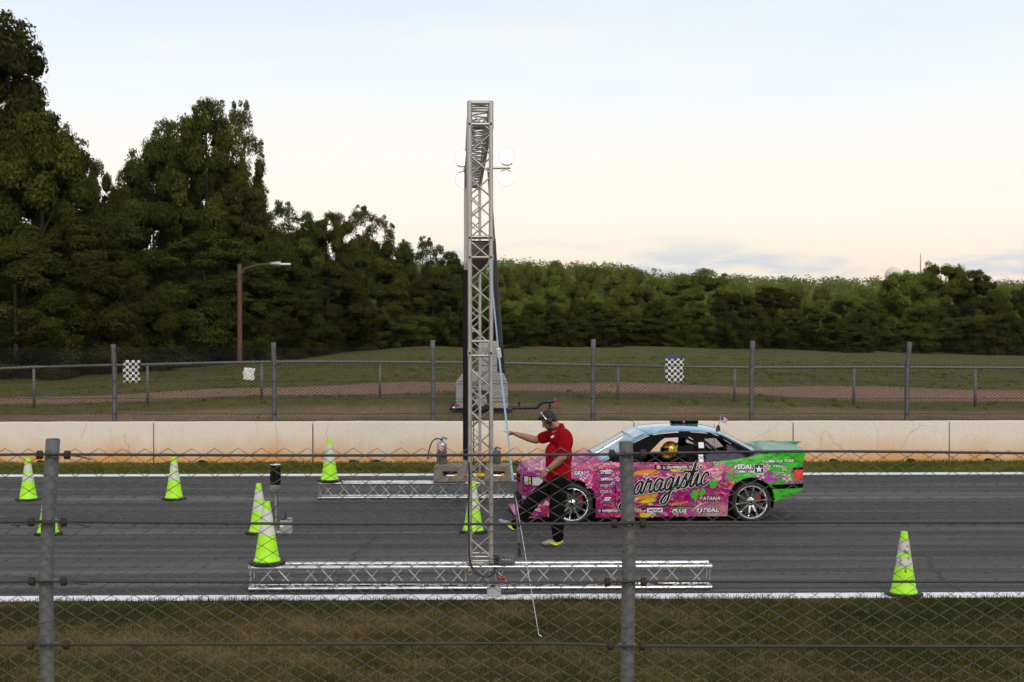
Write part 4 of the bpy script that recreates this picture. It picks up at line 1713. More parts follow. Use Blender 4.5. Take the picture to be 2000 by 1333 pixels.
w1, ww, wh_, wa = weight(846, 911, 909, 945, 'rough concrete block on the far floor truss under the extinguisher with hose')
w2, ww2, wh2, wa2 = weight(946, 1001, 909, 945, 'rough concrete block on the far floor truss nearest the race car')
yb = FB_Y - .15
zbr = onY(900, 930, FB_Y - .2).z
xa, xb_ = onY(872, 930, FB_Y - .2).x, onY(984, 930, FB_Y - .2).x
bar = tag(empty('tie_bar', (xa, yb, TZ + .11)), 'steel tie bar wrapped in yellow strap through both concrete blocks', 'bar')
MB().tube([(0, 0, 0), (xb_ - xa, 0, 0)], .016, 10).build('rod', MAT['steel'], bar)
for q0, q1 in ((887, 918), (930, 958), (978, 985)):
    u0, u1 = onY(q0, 930, yb).x - xa, onY(q1, 930, yb).x - xa
    MB().tube([(u0, 0, -.005), ((u0 + u1) / 2, 0, 0), (u1, 0, .002)], [.034, .036, .03], 12).build('strap_wrap', MAT['yellow'], bar, smooth=True)


def extinguisher(px, py_b, py_t, wpx, mat, label, hose=True, zbase=None):
    yf = FB_Y + .0
    a = onY(px, py_b, yf)
    c = onY(px, py_t, yf)
    z0 = zbase
    h = c.z - z0
    r = wpx / FPX * yf / 2
    o = tag(empty('fire_extinguisher', (a.x, yf, z0)), label, 'extinguisher')
    b = MB()
    b.lathe([(.001, 0), (r * .9, 0), (r, .015), (r, h * .72), (r * .93, h * .77), (r * .6, h * .815), (r * .25, h * .83), (r * .25, h * .88), (.001, h * .885)], 24)
    b.build('cylinder', mat, o, auto=40)
    b = MB()
    b.box((-.0, 0, h * .90), (.035, .035, .03))
    b.box((.045, 0, h * .955), (.10, .02, .014), M=Matrix.Rotation(.35, 3, 'Y'))
    b.build('valve', MAT['black'], o)
    MB().box((.05, 0, h * .905), (.09, .018, .012), M=Matrix.Rotation(.2, 3, 'Y')).build('handle', MAT['steel'], o)
    if hose:
        pts = [(-.01, 0, h * .90), (-.10, 0, h * .915), (-.17, -.02, h * .78), (-.215, -.03, h * .5), (-.225, -.04, h * .33), (-.24, -.04, h * .2)]
        MB().tube(catmull(pts, 5), [.011] * 26, 8).build('hose', MAT['black'], o, smooth=True)
    return o, r, h


ex1, er, eh = extinguisher(863, 905, 853, 20, plain('polished_tank', (.50, .48, .46), .28, 1.0, var=.2), 'silver fire extinguisher with black hose standing on a concrete block', True, TZ + wh_)
ex2, er2, eh2 = extinguisher(968, 905, 873, 20, MAT['darkgrey'], 'dark grey fire extinguisher behind the truss upright on a concrete block', False, TZ + wh2)
g = onY(990, 903, 28.6)
rt = tag(empty('red_tool', (g.x, 28.6, .03)), 'red and dark tool lying on the grass strip by the barrier', 'tool')
MB().tube([(-.1, 0, .03), (.1, 0, .035)], .035, 10).build('grip', MAT['red'], rt)
MB().box((.2, 0, .035), (.2, .05, .05)).build('head', MAT['rust'], rt)

# ------------------------------------------------------------------ beam sensor on a stand with battery box
g = gnd(543, 1041)
sn = tag(empty('beam_sensor', g), 'black cylindrical sensor on a thin metal stand beside two lime cones', 'sensor')
sc = FPX / g.y


def sz(py):
    return onY(543, py, g.y).z


dx = onY(538, 950, g.y).x - g.x
b = MB()
b.lathe([(.001, sz(907) + .004), (.075, sz(907)), (.078, sz(909))], 22, c=(dx, 0, 0))
b.build('lid', MAT['steel'], sn, auto=40)
b = MB()
b.lathe([(.078, sz(908)), (.078, sz(948))], 22, c=(dx, 0, 0))
b.build('lens_barrel', plain('gloss_black', (.006, .006, .007), .12, var=.1), sn, smooth=True)
b = MB()
b.lathe([(.08, sz(947)), (.08, sz(955)), (.06, sz(961)), (.02, sz(963))], 22, c=(dx, 0, 0))
b.build('collar', MAT['alu_dull'], sn, auto=40)
MB().tube([(dx, 0, sz(962)), (dx + .01, 0, .012)], .0125, 8).build('stem', MAT['alu_dull'], sn)
MB().box((dx + .01, 0, .008), (.20, .16, .014)).build('foot_plate', MAT['alu'], sn)
MB().tube(catmull([(dx + .02, 0, sz(964)), (dx + .035, -.02, sz(985)), (dx - .09, -.03, sz(1003)), (dx - .02, -.03, sz(1008)), (dx + .08, -.02, sz(1010))], 5), .005, 6).build('lead', MAT['black'], sn)
g = gnd(558, 1043)
bb = tag(empty('battery_box', g), 'grey battery box with short aerial beside the sensor stand', 'box')
MB().box((0, .06, .095), (.175, .12, .19)).build('case', MAT['grey'], bb, bevel=.006)
MB().tube([(-.01, .06, .19), (-.01, .06, .30)], [.012, .009], 8).build('aerial', MAT['black'], bb)
MB().box((-.05, .05, .205), (.05, .05, .03)).build('switch', MAT['black'], bb)
MB().box((.055, .05, .203), (.07, .07, .024)).build('cap', MAT['steel'], bb)
MB().box((-.055, -.003, .12), (.045, .006, .05)).build('label_plate', MAT['white'], bb)

# ------------------------------------------------------------------ cones
CH = .71


def make_cone(mats, seed=0):
    o = empty('traffic_cone')
    rad = lambda t: .036 + (.143 - .036) * (t ** 1.06)   # t: 0 top .. 1 foot
    zz = lambda t: CH - t * (CH - .035)
    b = MB()
    b.lathe([(.025, CH - .02), (.025, CH), (.034, CH), (.0375, CH - .008)], 24)
    pr = [(rad(t), zz(t)) for t in (.015, .14, .145, .335, .34, .41, .415, .56, .565, .80, .96)]
    pr += [(.150, .05), (.153, .035), (.15, .030)]
    b.lathe(pr, 28)
    b.build('shell', mats[0], o, auto=60)
    for t0, t1 in ((.14, .335), (.405, .56)):
        b = MB()
        b.lathe([(rad(t0), zz(t0) + .001), (rad(t0) + .0035, zz(t0)), (rad(t1) + .0035, zz(t1)), (rad(t1), zz(t1) - .001)], 28)
        b.build('reflective_collar', mats[1], o, auto=60)
    b = MB()
    n = 8
    pts = []
    for k in range(n):
        t = math.pi / 8 + k * math.pi / 4
        pts.append((.215 * math.cos(t), .215 * math.sin(t)))
    b.prism(pts, lambda u, v, s: (u, v, .0 + .034 * s))
    b.build('base', MAT['rubber'], o, bevel=.01)
    return o


cone0 = make_cone((MAT['lime'], MAT['reflect']))
cone_d = make_cone((MAT['lime_dirty'], MAT['reflect_dirty']))
spots = [
    (gnd(55, 977), 'lime cone with two white collars nearest the leftmost pipe post, up the track'),
    (gnd(340, 976), 'lime cone standing alone on the far half of the track'),
    (gnd(507, 1042), 'lime cone half hidden behind another cone, next to the sensor stand'),
    (gnd(94, 1044), 'lime cone mostly hidden behind the bent fence post'),
    (gnd(924, 1040), 'lime cone seen through the near truss upright'),
    (onY(638, 941, FB_Y) * 1.0, 'lime cone perched on the end of the far floor truss'),
    (onY(513, 1109, NB_Y) * 1.0, 'lime cone perched on the end of the near floor truss'),
]
spots[5][0].z = TZ
spots[6][0].z = TZ
spots[5][0].x += .05
spots[6][0].x += .05
for i, (p, lab) in enumerate(spots):
    c = cone0 if i == 0 else copy_tree(cone0)
    c.location = p
    c.rotation_euler = (R(random.uniform(-1, 1)), R(random.uniform(-1, 1)), random.uniform(0, 6))
    tag(c, lab, 'cone', 'lime traffic cones on the track')
cone_d.location = gnd(1765, 1163)
cone_d.rotation_euler = (0, R(.8), 1.0)
tag(cone_d, 'scuffed lime cone with torn collars standing alone on the near white line', 'cone', 'lime traffic cones on the track')

# ------------------------------------------------------------------ evening haze in the air
MB().box((0, 1900, 17), (7600, 4700, 56)).build('haze', None)
hz_o = bpy.data.objects['haze']
tv = bpy.data.materials.new('haze_air')
tv.use_nodes = True
tv.node_tree.nodes.clear()
_o = tv.node_tree.nodes.new('ShaderNodeOutputMaterial')
_v = tv.node_tree.nodes.new('ShaderNodeVolumePrincipled')
_v.inputs['Color'].default_value = (.88, .93, 1.0, 1)
_v.inputs['Density'].default_value = .00006
_v.inputs['Anisotropy'].default_value = .2
tv.node_tree.links.new(_v.outputs[0], _o.inputs['Volume'])
hz_o.data.materials.append(tv)
tag(hz_o, kind='stuff')

# ------------------------------------------------------------------ lettering helpers
def text_mesh(s, bold=0.0, shear=0.0, spacing=1.0):
    cu = bpy.data.curves.new('lettering', 'FONT')
    cu.body = s
    cu.size = 1.0
    cu.offset = bold
    cu.shear = shear
    cu.space_character = spacing
    cu.resolution_u = 3
    o = bpy.data.objects.new('lettering', cu)
    COL.objects.link(o)
    bpy.context.view_layer.update()
    dg = bpy.context.evaluated_depsgraph_get()
    me = bpy.data.meshes.new_from_object(o.evaluated_get(dg))
    vs_ = [(v.co.x, v.co.y) for v in me.vertices]
    fs = [tuple(p.vertices) for p in me.polygons]
    bpy.data.objects.remove(o)
    bpy.data.curves.remove(cu)
    bpy.data.meshes.remove(me)
    return vs_, fs


def fit_text(s, w, h, bold=0.0, shear=0.0, ref=None):
    """2D verts fitted in a w x h box from the origin; ref lets an outline share the plain letters' fit"""
    vs_, fs = text_mesh(s, bold, shear)
    rv = ref or vs_
    x0, x1 = min(v[0] for v in rv), max(v[0] for v in rv)
    y0, y1 = min(v[1] for v in rv), max(v[1] for v in rv)
    kx, ky = w / (x1 - x0), h / (y1 - y0)
    return [((v[0] - x0) * kx, (v[1] - y0) * ky) for v in vs_], fs, vs_


# ------------------------------------------------------------------ race car
CAR_YAW = R(3.5)
_f = onY(1014, 950, 21.75)
CAR0 = Vector((_f.x, 21.85, 0.0))
car = tag(empty('race_car', CAR0, CAR_YAW), 'low drift coupe wrapped in magenta, green and blue graphics passing the truss', 'car')
_rot = Matrix.Rotation(-CAR_YAW, 3, 'Z')


def CL(px, py, yl):
    """photo pixel -> car-local (x, z) on the plane y = yl"""
    o = _rot @ (EYE - CAR0)
    d = _rot @ ray(px, py)
    t = (yl - o.y) / d.y
    q = o + d * t
    return q.x, q.z


SIDE = -.86
XF = CL(1118, 985, -.84)[0]
XR = CL(1466, 985, -.84)[0]
XE = CL(1572, 945, -.75)[0]
WZ, WR = .302, .305
RF_, RR_ = .345, .352
SILL = .085
W_TAB = [(0, .56), (.05, .66), (.12, .745), (.25, .815), (.45, .855), (.8, .875), (1.15, .86), (1.6, .85), (2.4, .85), (2.9, .862), (3.3, .89), (3.6, .893), (3.9, .862), (4.1, .815), (XE - .04, .76), (XE, .66)]
ZS_TAB = [(0, .66), (.05, .735), (.25, .80), (.6, .845), (1.0, .885), (1.3, .905), (2.0, .895), (2.75, .90), (3.15, .93), (3.45, .985), (3.6, 1.01), (3.9, .995), (XE, .93)]
ZC_TAB = [(0, .68), (.06, .77), (.3, .86), (.7, .935), (1.1, .985), (1.35, .99), (3.3, 1.0), (3.5, 1.05), (3.8, 1.05), (XE - .1, 1.02), (XE, .95)]


def arch_z(x, inset=0.0):
    z = SILL
    if x < XF - RF_:
        z = .10 + .03 * (1 - x / .4)
    for xc, r in ((XF, RF_), (XR, RR_)):
        if abs(x - xc) < r - inset:
            z = max(z, WZ + .02 + math.sqrt(max(0, (r - inset) ** 2 - (x - xc) ** 2)))
    if x >= XR + RR_ - .001:
        t = (x - (XR + RR_)) / (XE - XR - RR_)
        z = max(z, .30 + .17 * t)
    return z


def halfw(x, z):
    w = smooth_table(W_TAB, x)
    zs = smooth_table(ZS_TAB, x)
    # bulge at mid height, tuck at sill and shoulder
    t = (z - .08) / max(.2, zs - .08)
    w -= .035 * max(0, .35 - t) / .35
    if t > .62:
        w -= .055 * ((t - .62) / .38) ** 2
    for xc, r in ((XF, RF_), (XR, RR_)):
        dd = math.hypot(x - xc, z - WZ - .02)
        w += .022 * math.exp(-((dd - r) / .07) ** 2)
    # pressed crease along the flank
    w += .006 * math.exp(-((z - .60) / .03) ** 2)
    return w


def mat_livery():
    t = NT('livery')
    v = t.coords('Object')
    sep = t.n('SeparateXYZ')
    t.l(v, sep.inputs[0])
    X, Z = sep.outputs['X'], sep.outputs['Z']
    sw = t.coords('Object', (1.0, .15, 1.9), rot=(0, R(-22), 0))
    n1 = t.noise(sw, 1.5, 4, .5, 1.2)
    n2 = t.noise(sw, 2.9, 4, .5, 1.6)
    n3 = t.noise(t.coords('Object', (1, .15, 1.4), (4, 2, 1), rot=(0, R(18), 0)), 3.1, 4, .55, 1.8)
    c = t.ramp(n1, [(.28, (.10, .004, .14)), (.37, (.30, .004, .20)), (.43, (.48, .004, .13)), (.48, (.40, .004, .20)), (.52, (.62, .015, .11)), (.56, (.22, .004, .24)), (.62, (.48, .008, .26)), (.70, (.66, .14, .16)), (.79, (.80, .42, .36))])
    c = t.mix(t.ramp(n2, [(.60, 0.0), (.615, .8), (.625, .8), (.65, 0.0)]), c, (.82, .40, .42))
    c = t.mix(t.ramp(n2, [(.36, .85), (.39, 0.0)]), c, (.16, .008, .17))
    c = t.mix(t.ramp(n3, [(.64, 0.0), (.67, .95)]), c, (.80, .32, .03))
    c = t.mix(t.ramp(n3, [(.705, 0.0), (.72, .95)]), c, (.78, .62, .04))
    # fine light veins
    dk = t.noise(t.coords('Object', (1.0, .15, 1.7), (7, 1, 3), rot=(0, R(-30), 0)), 2.4, 3, .5, 2.2)
    c = t.mix(t.ramp(dk, [(.462, 0.0), (.478, .9), (.495, .9), (.505, 0.0)]), c, (.10, .006, .11))
    c = t.mix(t.ramp(dk, [(.62, 0.0), (.64, .85)]), c, (.74, .26, .30))
    c = t.mix(t.ramp(dk, [(.33, .9), (.352, 0.0)]), c, (.80, .58, .62))
    wv = t.noise(sw, 3.2, 2, .5, 2.4)
    c = t.mix(t.ramp(wv, [(.490, 0.0), (.497, .7), (.504, .0)]), c, (.92, .62, .50))
    # paler pink over the sills toward the rear
    pk = t.math('MULTIPLY', t.ramp(t.math('DIVIDE', X, 5.0), [(.46, 0.0), (.56, 1.0)]), t.ramp(Z, [(.22, .8), (.34, 0.0)]))
    c = t.mix(t.math('MULTIPLY', pk, t.ramp(n1, [(.35, 1.0), (.6, .5)])), c, (.80, .40, .42))
    # green tail, ragged leading edge
    gx = t.math('ADD', t.math('MULTIPLY_ADD', Z, .95, X), t.math('MULTIPLY', t.math('SUBTRACT', n1, .5), 1.5))
    gm = t.ramp(t.math('DIVIDE', gx, 6.0), [(.622, 0.0), (.632, 1.0)])
    gn = t.ramp(n2, [(.30, (.020, .20, .012)), (.5, (.045, .50, .02)), (.7, (.075, .60, .03))])
    # purple ribbons across the green quarter
    rib = t.ramp(t.noise(t.coords('Object', (.8, .15, 2.6), (1, 0, 3), rot=(0, R(12), 0)), 2.6, 4, .5, 1.2), [(.535, 0.0), (.55, 1.0), (.61, 1.0), (.63, 0.0)])
    rz = t.ramp(Z, [(.52, .0), (.56, 1.0), (.80, 1.0), (.86, 0.0)])
    gn = t.mix(t.math('MULTIPLY', rib, rz), gn, (.45, .03, .36))
    c = t.mix(gm, c, gn)
    c = t.mix(1.0, c, (.92, .90, .92), 'MULTIPLY')
    t.set(Base_Color=c, Roughness=.32, Coat_Weight=.12, Coat_Roughness=.05, Specular_IOR_Level=.10)
    return t.mat


def mat_roofblue():
    t = NT('roof_wrap')
    v = t.coords('Object', (1, .6, 1))
    n = t.noise(v, 4, 5, .6, 1.0)
    c = t.ramp(n, [(.3, (.05, .17, .32)), (.55, (.10, .28, .45)), (.75, (.26, .46, .60))])
    t.set(Base_Color=c, Roughness=.15, Coat_Weight=.9, Coat_Roughness=.04)
    return t.mat


MAT['livery'] = mat_livery()
MAT['roofblue'] = mat_roofblue()
MAT['hoodwrap'] = MAT['livery']
MAT['chrome'] = plain('chrome', (.82, .82, .83), .10, 1.0, var=.04)
MAT['tyre'] = plain('tyre', (.013, .013, .013), .7, var=.3)
MAT['carblack'] = plain('car_black', (.005, .005, .006), .5, var=.2, spec=.03)
MAT['interior'] = plain('cabin_dark', (.006, .006, .007), .9, var=.3, spec=.05)
MAT['teal'] = plain('teal_wrap', (.035, .26, .15), .3, var=.45, scale=5, coat=.15, spec=.2)
MAT['bootwrap'] = plain('boot_wrap', (.008, .05, .025), .4, var=.6, scale=4, coat=.15, spec=.3)
MAT['panelgrey'] = plain('bulkhead_grey', (.075, .075, .095), .5, var=.15)
MAT['ink'] = plain('ink_black', (.008, .008, .009), .5, var=.05, spec=.08)
MAT['inkwhite'] = plain('ink_white', (.80, .80, .80), .5, var=.04, spec=.08)
MAT['inkgrey'] = plain('ink_grey', (.33, .33, .34), .5, var=.1, spec=.08)
MAT['petal'] = plain('petal_pink', (.80, .42, .70), .5, var=.12, spec=.08)
MAT['inkorange'] = plain('ink_orange', (.72, .27, .02), .5, var=.15, spec=.08)
MAT['inkyellow'] = plain('ink_yellow', (.72, .60, .03), .5, var=.15, spec=.08)
MAT['inkgreen'] = plain('ink_green', (.06, .50, .03), .5, var=.15, spec=.08)
MAT['inkred'] = plain('ink_red', (.55, .03, .04), .5, var=.05, spec=.08)
tg = NT('screen_glass')
tg.set(Base_Color=(.55, .68, .76), Roughness=.03, Metallic=.0, Alpha=.55, Specular_IOR_Level=1.0, Coat_Weight=1.0, Coat_Roughness=.02)
MAT['glass'] = tg.mat
tg = NT('tinted_glass')
_tr = tg.n('BsdfTransparent')
_tr.inputs[0].default_value = (.84, .84, .89, 1)
tg.l(_tr.outputs[0], tg.out.inputs[0])
MAT['tint'] = tg.mat
tg = NT('lamp_lens')
tg.set(Base_Color=(.45, .46, .48), Roughness=.12, Specular_IOR_Level=.9)
MAT['headlens'] = tg.mat
tg = NT('tail_lens')
tg.set(Base_Color=(.50, .018, .012), Roughness=.10, Emission_Color=(1, .08, .02), Emission_Strength=.22)
MAT['taillens'] = tg.mat


def car_shell():
    xs = sorted(set([0, .02, .05, .09, .14, .2, .27, .35] + [round(x, 4) for x in np.arange(.42, XE - .12, .035)] + [XE - .11, XE - .07, XE - .04, XE - .02, XE]
                    + [XF - RF_ - .002, XF - RF_ + .002, XF + RF_ - .002, XF + RF_ + .002, XR - RR_ - .002, XR - RR_ + .002, XR + RR_ - .002, XR + RR_ + .002]
                    + [XF + RF_ * math.cos(a) for a in np.linspace(.05, 3.09, 22)] + [XR + RR_ * math.cos(a) for a in np.linspace(.05, 3.09, 22)]))
    NR, NTOP = 18, 9
    parts = {}
    for sgn in (-1, 1):
        V, F = [], []
        for x in xs:
            zb_, zs = arch_z(x), smooth_table(ZS_TAB, x)
            for j in range(NR + 1):
                t = j / NR
                z = zb_ + (zs - zb_) * t
                V.append((x, sgn * halfw(x, z), z))
        n = NR + 1
        for i in range(len(xs) - 1):
            for j in range(NR):
                F.append((i * n + j, (i + 1) * n + j, (i + 1) * n + j + 1, i * n + j + 1))
        # rolled lip inward along the bottom edge
        base = len(V)
        for x in xs:
            zb_ = arch_z(x)
            V.append((x, sgn * (halfw(x, zb_) - .05), zb_ + .004))
        for i in range(len(xs) - 1):
            F.append((i * n, base + i, base + i + 1, (i + 1) * n))
        b = MB()
        b.add(V, F)
        parts[sgn] = b
    # hood and boot lid
    for nm, xa, xb_ in (('bonnet', 0.0, 1.36), ('boot_lid', 3.42, XE)):
        cols = [x for x in xs if xa <= x <= xb_]
        V, F = [], []
        for x in cols:
            zs, zc = smooth_table(ZS_TAB, x), smooth_table(ZC_TAB, x)
            w = halfw(x, zs)
            for j in range(-NTOP, NTOP + 1):
                u = j / NTOP
                au = abs(u)
                z = zs + (zc - zs) * (1 - au ** 2.6)
                if nm == 'bonnet':
                    z += .012 * math.exp(-((au - .48) / .07) ** 2) * sstep(.1, .4, x)   # bonnet crease
                V.append((x, u * w, z))
        n = 2 * NTOP + 1
        for i in range(len(cols) - 1):
            for j in range(n - 1):
                F.append((i * n + j, i * n + j + 1, (i + 1) * n + j + 1, (i + 1) * n + j))
        MB().add(V, F).build(nm, MAT['livery'] if nm == 'bonnet' else MAT['bootwrap'], car, auto=55)
    for sgn in (-1, 1):
        parts[sgn].build('side_panel', MAT['livery'], car, auto=55)
    # nose and tail closing faces
    for x, nm in ((0.0, 'nose'), (XE, 'tail')):
        zb_, zs, zc = arch_z(x), smooth_table(ZS_TAB, x), smooth_table(ZC_TAB, x)
        pts = [(halfw(x, zb_ + (zs - zb_) * j / 8) * -1, zb_ + (zs - zb_) * j / 8) for j in range(9)]
        top = [(u * halfw(x, zs), zs + (zc - zs) * (1 - abs(u) ** 2.6)) for u in np.linspace(-.85, .85, 9)]
        ou = pts + top + [(-p[0], p[1]) for p in reversed(pts)]
        d = .01 if x == 0 else -.01
        MB().prism(ou, lambda u, v, s, x=x, d=d: (x + d * s, u, v)).build(nm, MAT['livery'], car)
    # floor and wheel wells
    b = MB()
    b.box((2.05, 0, .115), (3.2, 1.40, .03))
    b.build('floor_pan', MAT['interior'], car)
    for xc, r in ((XF, RF_), (XR, RR_)):
        for sgn in (-1, 1):
            b = MB()
            V, F = [], []
            for a in np.linspace(-.35, math.pi + .35, 20):
                for yy in (.50, .83):
                    V.append((xc + (r + .012) * math.cos(a), sgn * yy, WZ + .02 + (r + .012) * math.sin(a)))
            for i in range(19):
                F.append((2 * i, 2 * i + 1, 2 * i + 3, 2 * i + 2))
            k0 = len(V)
            V.append((xc, sgn * .50, WZ))
            for i in range(19):
                F.append((2 * i, 2 * i + 2, k0))
            MB().add(V, F).build('wheel_well', MAT['interior'], car)
    # cabin tub
    for sgn in (-1, 1):
        MB().box((2.35, sgn * .765, .53), (2.3, .02, .74)).build('inner_panel', MAT['interior'], car)
    MB().box((1.32, 0, .66), (.06, 1.5, .58)).build('firewall', MAT['interior'], car)
    MB().box((1.48, 0, .86), (.32, 1.46, .10)).build('dashboard', MAT['interior'], car, bevel=.03)
    MB().box((3.40, 0, .66), (.05, 1.5, .62)).build('rear_bulkhead', MAT['panelgrey'], car)


car_shell()

# greenhouse ------------------------------------------------------------
EDGE = [(1.22, .905, -.775), (1.40, 1.005, -.735), (1.58, 1.115, -.695), (1.76, 1.225, -.655), (1.92, 1.295, -.628), (2.10, 1.330, -.612), (2.35, 1.350, -.602), (2.65, 1.350, -.600),
        (2.88, 1.330, -.605), (3.06, 1.285, -.618), (3.24, 1.205, -.64), (3.42, 1.105, -.672), (3.56, 1.02, -.70)]
CENT = [(1.10, .985), (1.29, 1.075), (1.48, 1.180), (1.66, 1.285), (1.83, 1.355), (2.05, 1.392), (2.33, 1.410), (2.65, 1.408), (2.92, 1.385), (3.12, 1.33), (3.32, 1.235), (3.52, 1.125), (3.66, 1.055)]
XSH = CL(1251, 847, -.62)[0] - 1.84     # line the cabin up with the photographed header
EDGE = [(x + XSH * .6, z, y) for x, z, y in EDGE]
CENT = [(x + XSH * .6, z) for x, z in CENT]


def gh_pt(s, u):
    """s: station 0..12 (float), u: -1..1 across"""
    i = min(int(s), len(EDGE) - 2)
    t = s - i

    def cr(tab, k):
        p0, p1, p2, p3 = tab[max(i - 1, 0)][k], tab[i][k], tab[i + 1][k], tab[min(i + 2, len(tab) - 1)][k]
        return .5 * (2 * p1 + (p2 - p0) * t + (2 * p0 - 5 * p1 + 4 * p2 - p3) * t * t + (3 * p1 - p0 - 3 * p2 + p3) * t ** 3)
    ex, ez, ey = cr(EDGE, 0), cr(EDGE, 1), cr(EDGE, 2)
    cx, cz = cr(CENT, 0), cr(CENT, 1)
    au = abs(u)
    q = au ** 2.4
    y = -ey * (u if au < 1 else u)
    return Vector((cx + (ex - cx) * au ** 2, y, cz + (ez - cz) * q))


def gh_patch(name, s0, s1, u0, u1, mat, ns=12, nu=14, thick=.012, lift=0.0, parent=None):
    V = []
    for a in np.linspace(s0, s1, ns + 1):
        for c in np.linspace(u0, u1, nu + 1):
            V.append(gh_pt(a, c) + Vector((0, 0, lift)))
    n = nu + 1
    F = [(i * n + j, i * n + j + 1, (i + 1) * n + j + 1, (i + 1) * n + j) for i in range(ns) for j in range(nu)]
    o = MB().add(V, F).build(name, mat, parent or car, smooth=True)
    m = o.modifiers.new('thick', 'SOLIDIFY')
    m.thickness = thick
    m.offset = -1
    return o


gh_patch('roof', 4.0, 9.0, -1, 1, MAT['roofblue'], 22, 22)
for u0, u1 in ((-1, -.86), (.86, 1)):
    gh_patch('a_pillar', 0.0, 4.0, u0, u1, MAT['roofblue'], 14, 4)
    gh_patch('c_pillar', 9.0, 12.0, u0 if u0 < 0 else .84, -.84 if u0 < 0 else u1, MAT['roofblue'], 10, 4)
gh_patch('windscreen', 0.1, 4.0, -.86, .86, MAT['glass'], 12, 16, .006)
gh_patch('sun_strip', 2.9, 3.99, -.855, .855, plain('sun_strip', (.46, .60, .68), .2, var=.3, scale=9), 4, 14, .002, .004)
gh_patch('rear_window', 9.0, 11.9, -.84, .84, MAT['glass'], 10, 14, .006)


def win_y(z):
    return .792 - .42 * (z - .9)


def cabin_side(sgn):
    eo = [(x, z - .028) for x, z, y in EDGE[1:]]
    door = [CL(px, py, -.72) for px, py in ((1258, 893), (1292, 862), (1300, 857), (1330, 855.5), (1361, 855))] + [CL(1363, 904, -.79), CL(1252, 906, -.79)]
    qtr = [CL(px, py, -.72) for px, py in ((1378, 858), (1398, 857), (1417, 860), (1438, 872))] + [CL(1462, 895, -.77), CL(1455, 900, -.79), CL(1378, 901, -.79)]
    outer = [(EDGE[0][0] + .12, .875)] + eo[:-1] + [(3.54, .985), (3.50, .90), (3.4, .875)]
    b = MB()
    b.prism(outer, lambda u, v, s: (u, sgn * (win_y(v) - .03 * s), v), holes=[door, qtr])
    fr = b.build('window_frame', MAT['carblack'], car)
    b = MB()
    b.prism(qtr, lambda u, v, s: (u, sgn * (win_y(v) - .016 - .004 * s), v))
    b.build('quarter_glass', MAT['tint'], fr)
    return door, qtr


for sgn in (-1, 1):
    DOOR, QTR = cabin_side(sgn)
# grey plate filling the rear of the near quarter window
pl = [CL(px, py, -.70) for px, py in ((1378, 901), (1378, 888), (1420, 884), (1421, 870), (1432, 868), (1458, 893), (1455, 901))]
MB().prism(pl, lambda u, v, s: (u, -(win_y(v) - .06 - .008 * s), v)).build('quarter_plate', MAT['panelgrey'], car)
# roll cage
cage = [[(1.45, -.66, .3), (1.55, -.62, .95), (2.0, -.54, 1.26), (2.62, -.53, 1.28), (2.66, -.60, .2)],
        [(1.45, .66, .3), (1.55, .62, .95), (2.0, .54, 1.26), (2.62, .53, 1.28), (2.66, .60, .2)],
        [(2.62, -.53, 1.28), (2.62, .53, 1.28)], [(2.0, -.54, 1.26), (2.0, .54, 1.26)],
        [(2.66, -.53, 1.27), (3.36, -.50, .75)], [(2.66, .53, 1.27), (3.36, .50, .75)], [(2.70, .53, 1.15), (3.36, -.50, .78)],
        [(1.75, -.72, .62), (2.64, -.66, .42)], [(1.75, -.72, .40), (2.64, -.66, .66)]]
for c in cage:
    MB().tube(c, .021, 8).build('roll_bar', MAT['panelgrey'], car, smooth=True)
# seat
sx = CL(1330, 890, -.35)[0]
b = MB()
b.prism([(sx - .42, .20), (sx + .02, .16), (sx + .20, .62), (sx + .27, 1.08), (sx + .17, 1.13), (sx + .08, 1.10), (sx + .02, .66), (sx - .10, .34), (sx - .40, .36)],
        lambda u, v, s: (u, -.60 + .46 * s, v))
b.build('seat', MAT['blackcloth'], car, bevel=.03)
for yy in (-.62, -.13):
    MB().prism([(sx + .02, .92), (sx - .10, .97), (sx - .10, 1.10), (sx + .10, 1.15), (sx + .2, 1.1)], lambda u, v, s, yy=yy: (u, yy + .05 * s, v)).build('head_bolster', MAT['blackcloth'], car, bevel=.015)
MB().tube([(1.72 + .05 * math.cos(t) * 0 + .06 * math.sin(t), -.36 + .165 * math.cos(t), .86 + .155 * math.sin(t)) for t in np.linspace(0, 6.28, 25)[:-1]], .015, 8, closed=True).build('steering_wheel', MAT['blackcloth'], car, smooth=True)


def side_quad(name, px0, py0, px1, py1, mat, off=.006, parent=None, slope=0.0):
    """small sheet that follows the flank, given by its photo rectangle"""
    V, F = [], []
    nx_, nz_ = 10, 4
    for j in range(nz_ + 1):
        for i in range(nx_ + 1):
            u, v = i / nx_, j / nz_
            x, z = CL(px0 + (px1 - px0) * u, py1 + (py0 - py1) * v - slope * u, SIDE)
            V.append((x, -(halfw(x, z) + off), z))
    n = nx_ + 1
    F = [(j * n + i, j * n + i + 1, (j + 1) * n + i + 1, (j + 1) * n + i) for j in range(nz_) for i in range(nx_)]
    return MB().add(V, F).build(name, mat, parent or car, smooth=True)


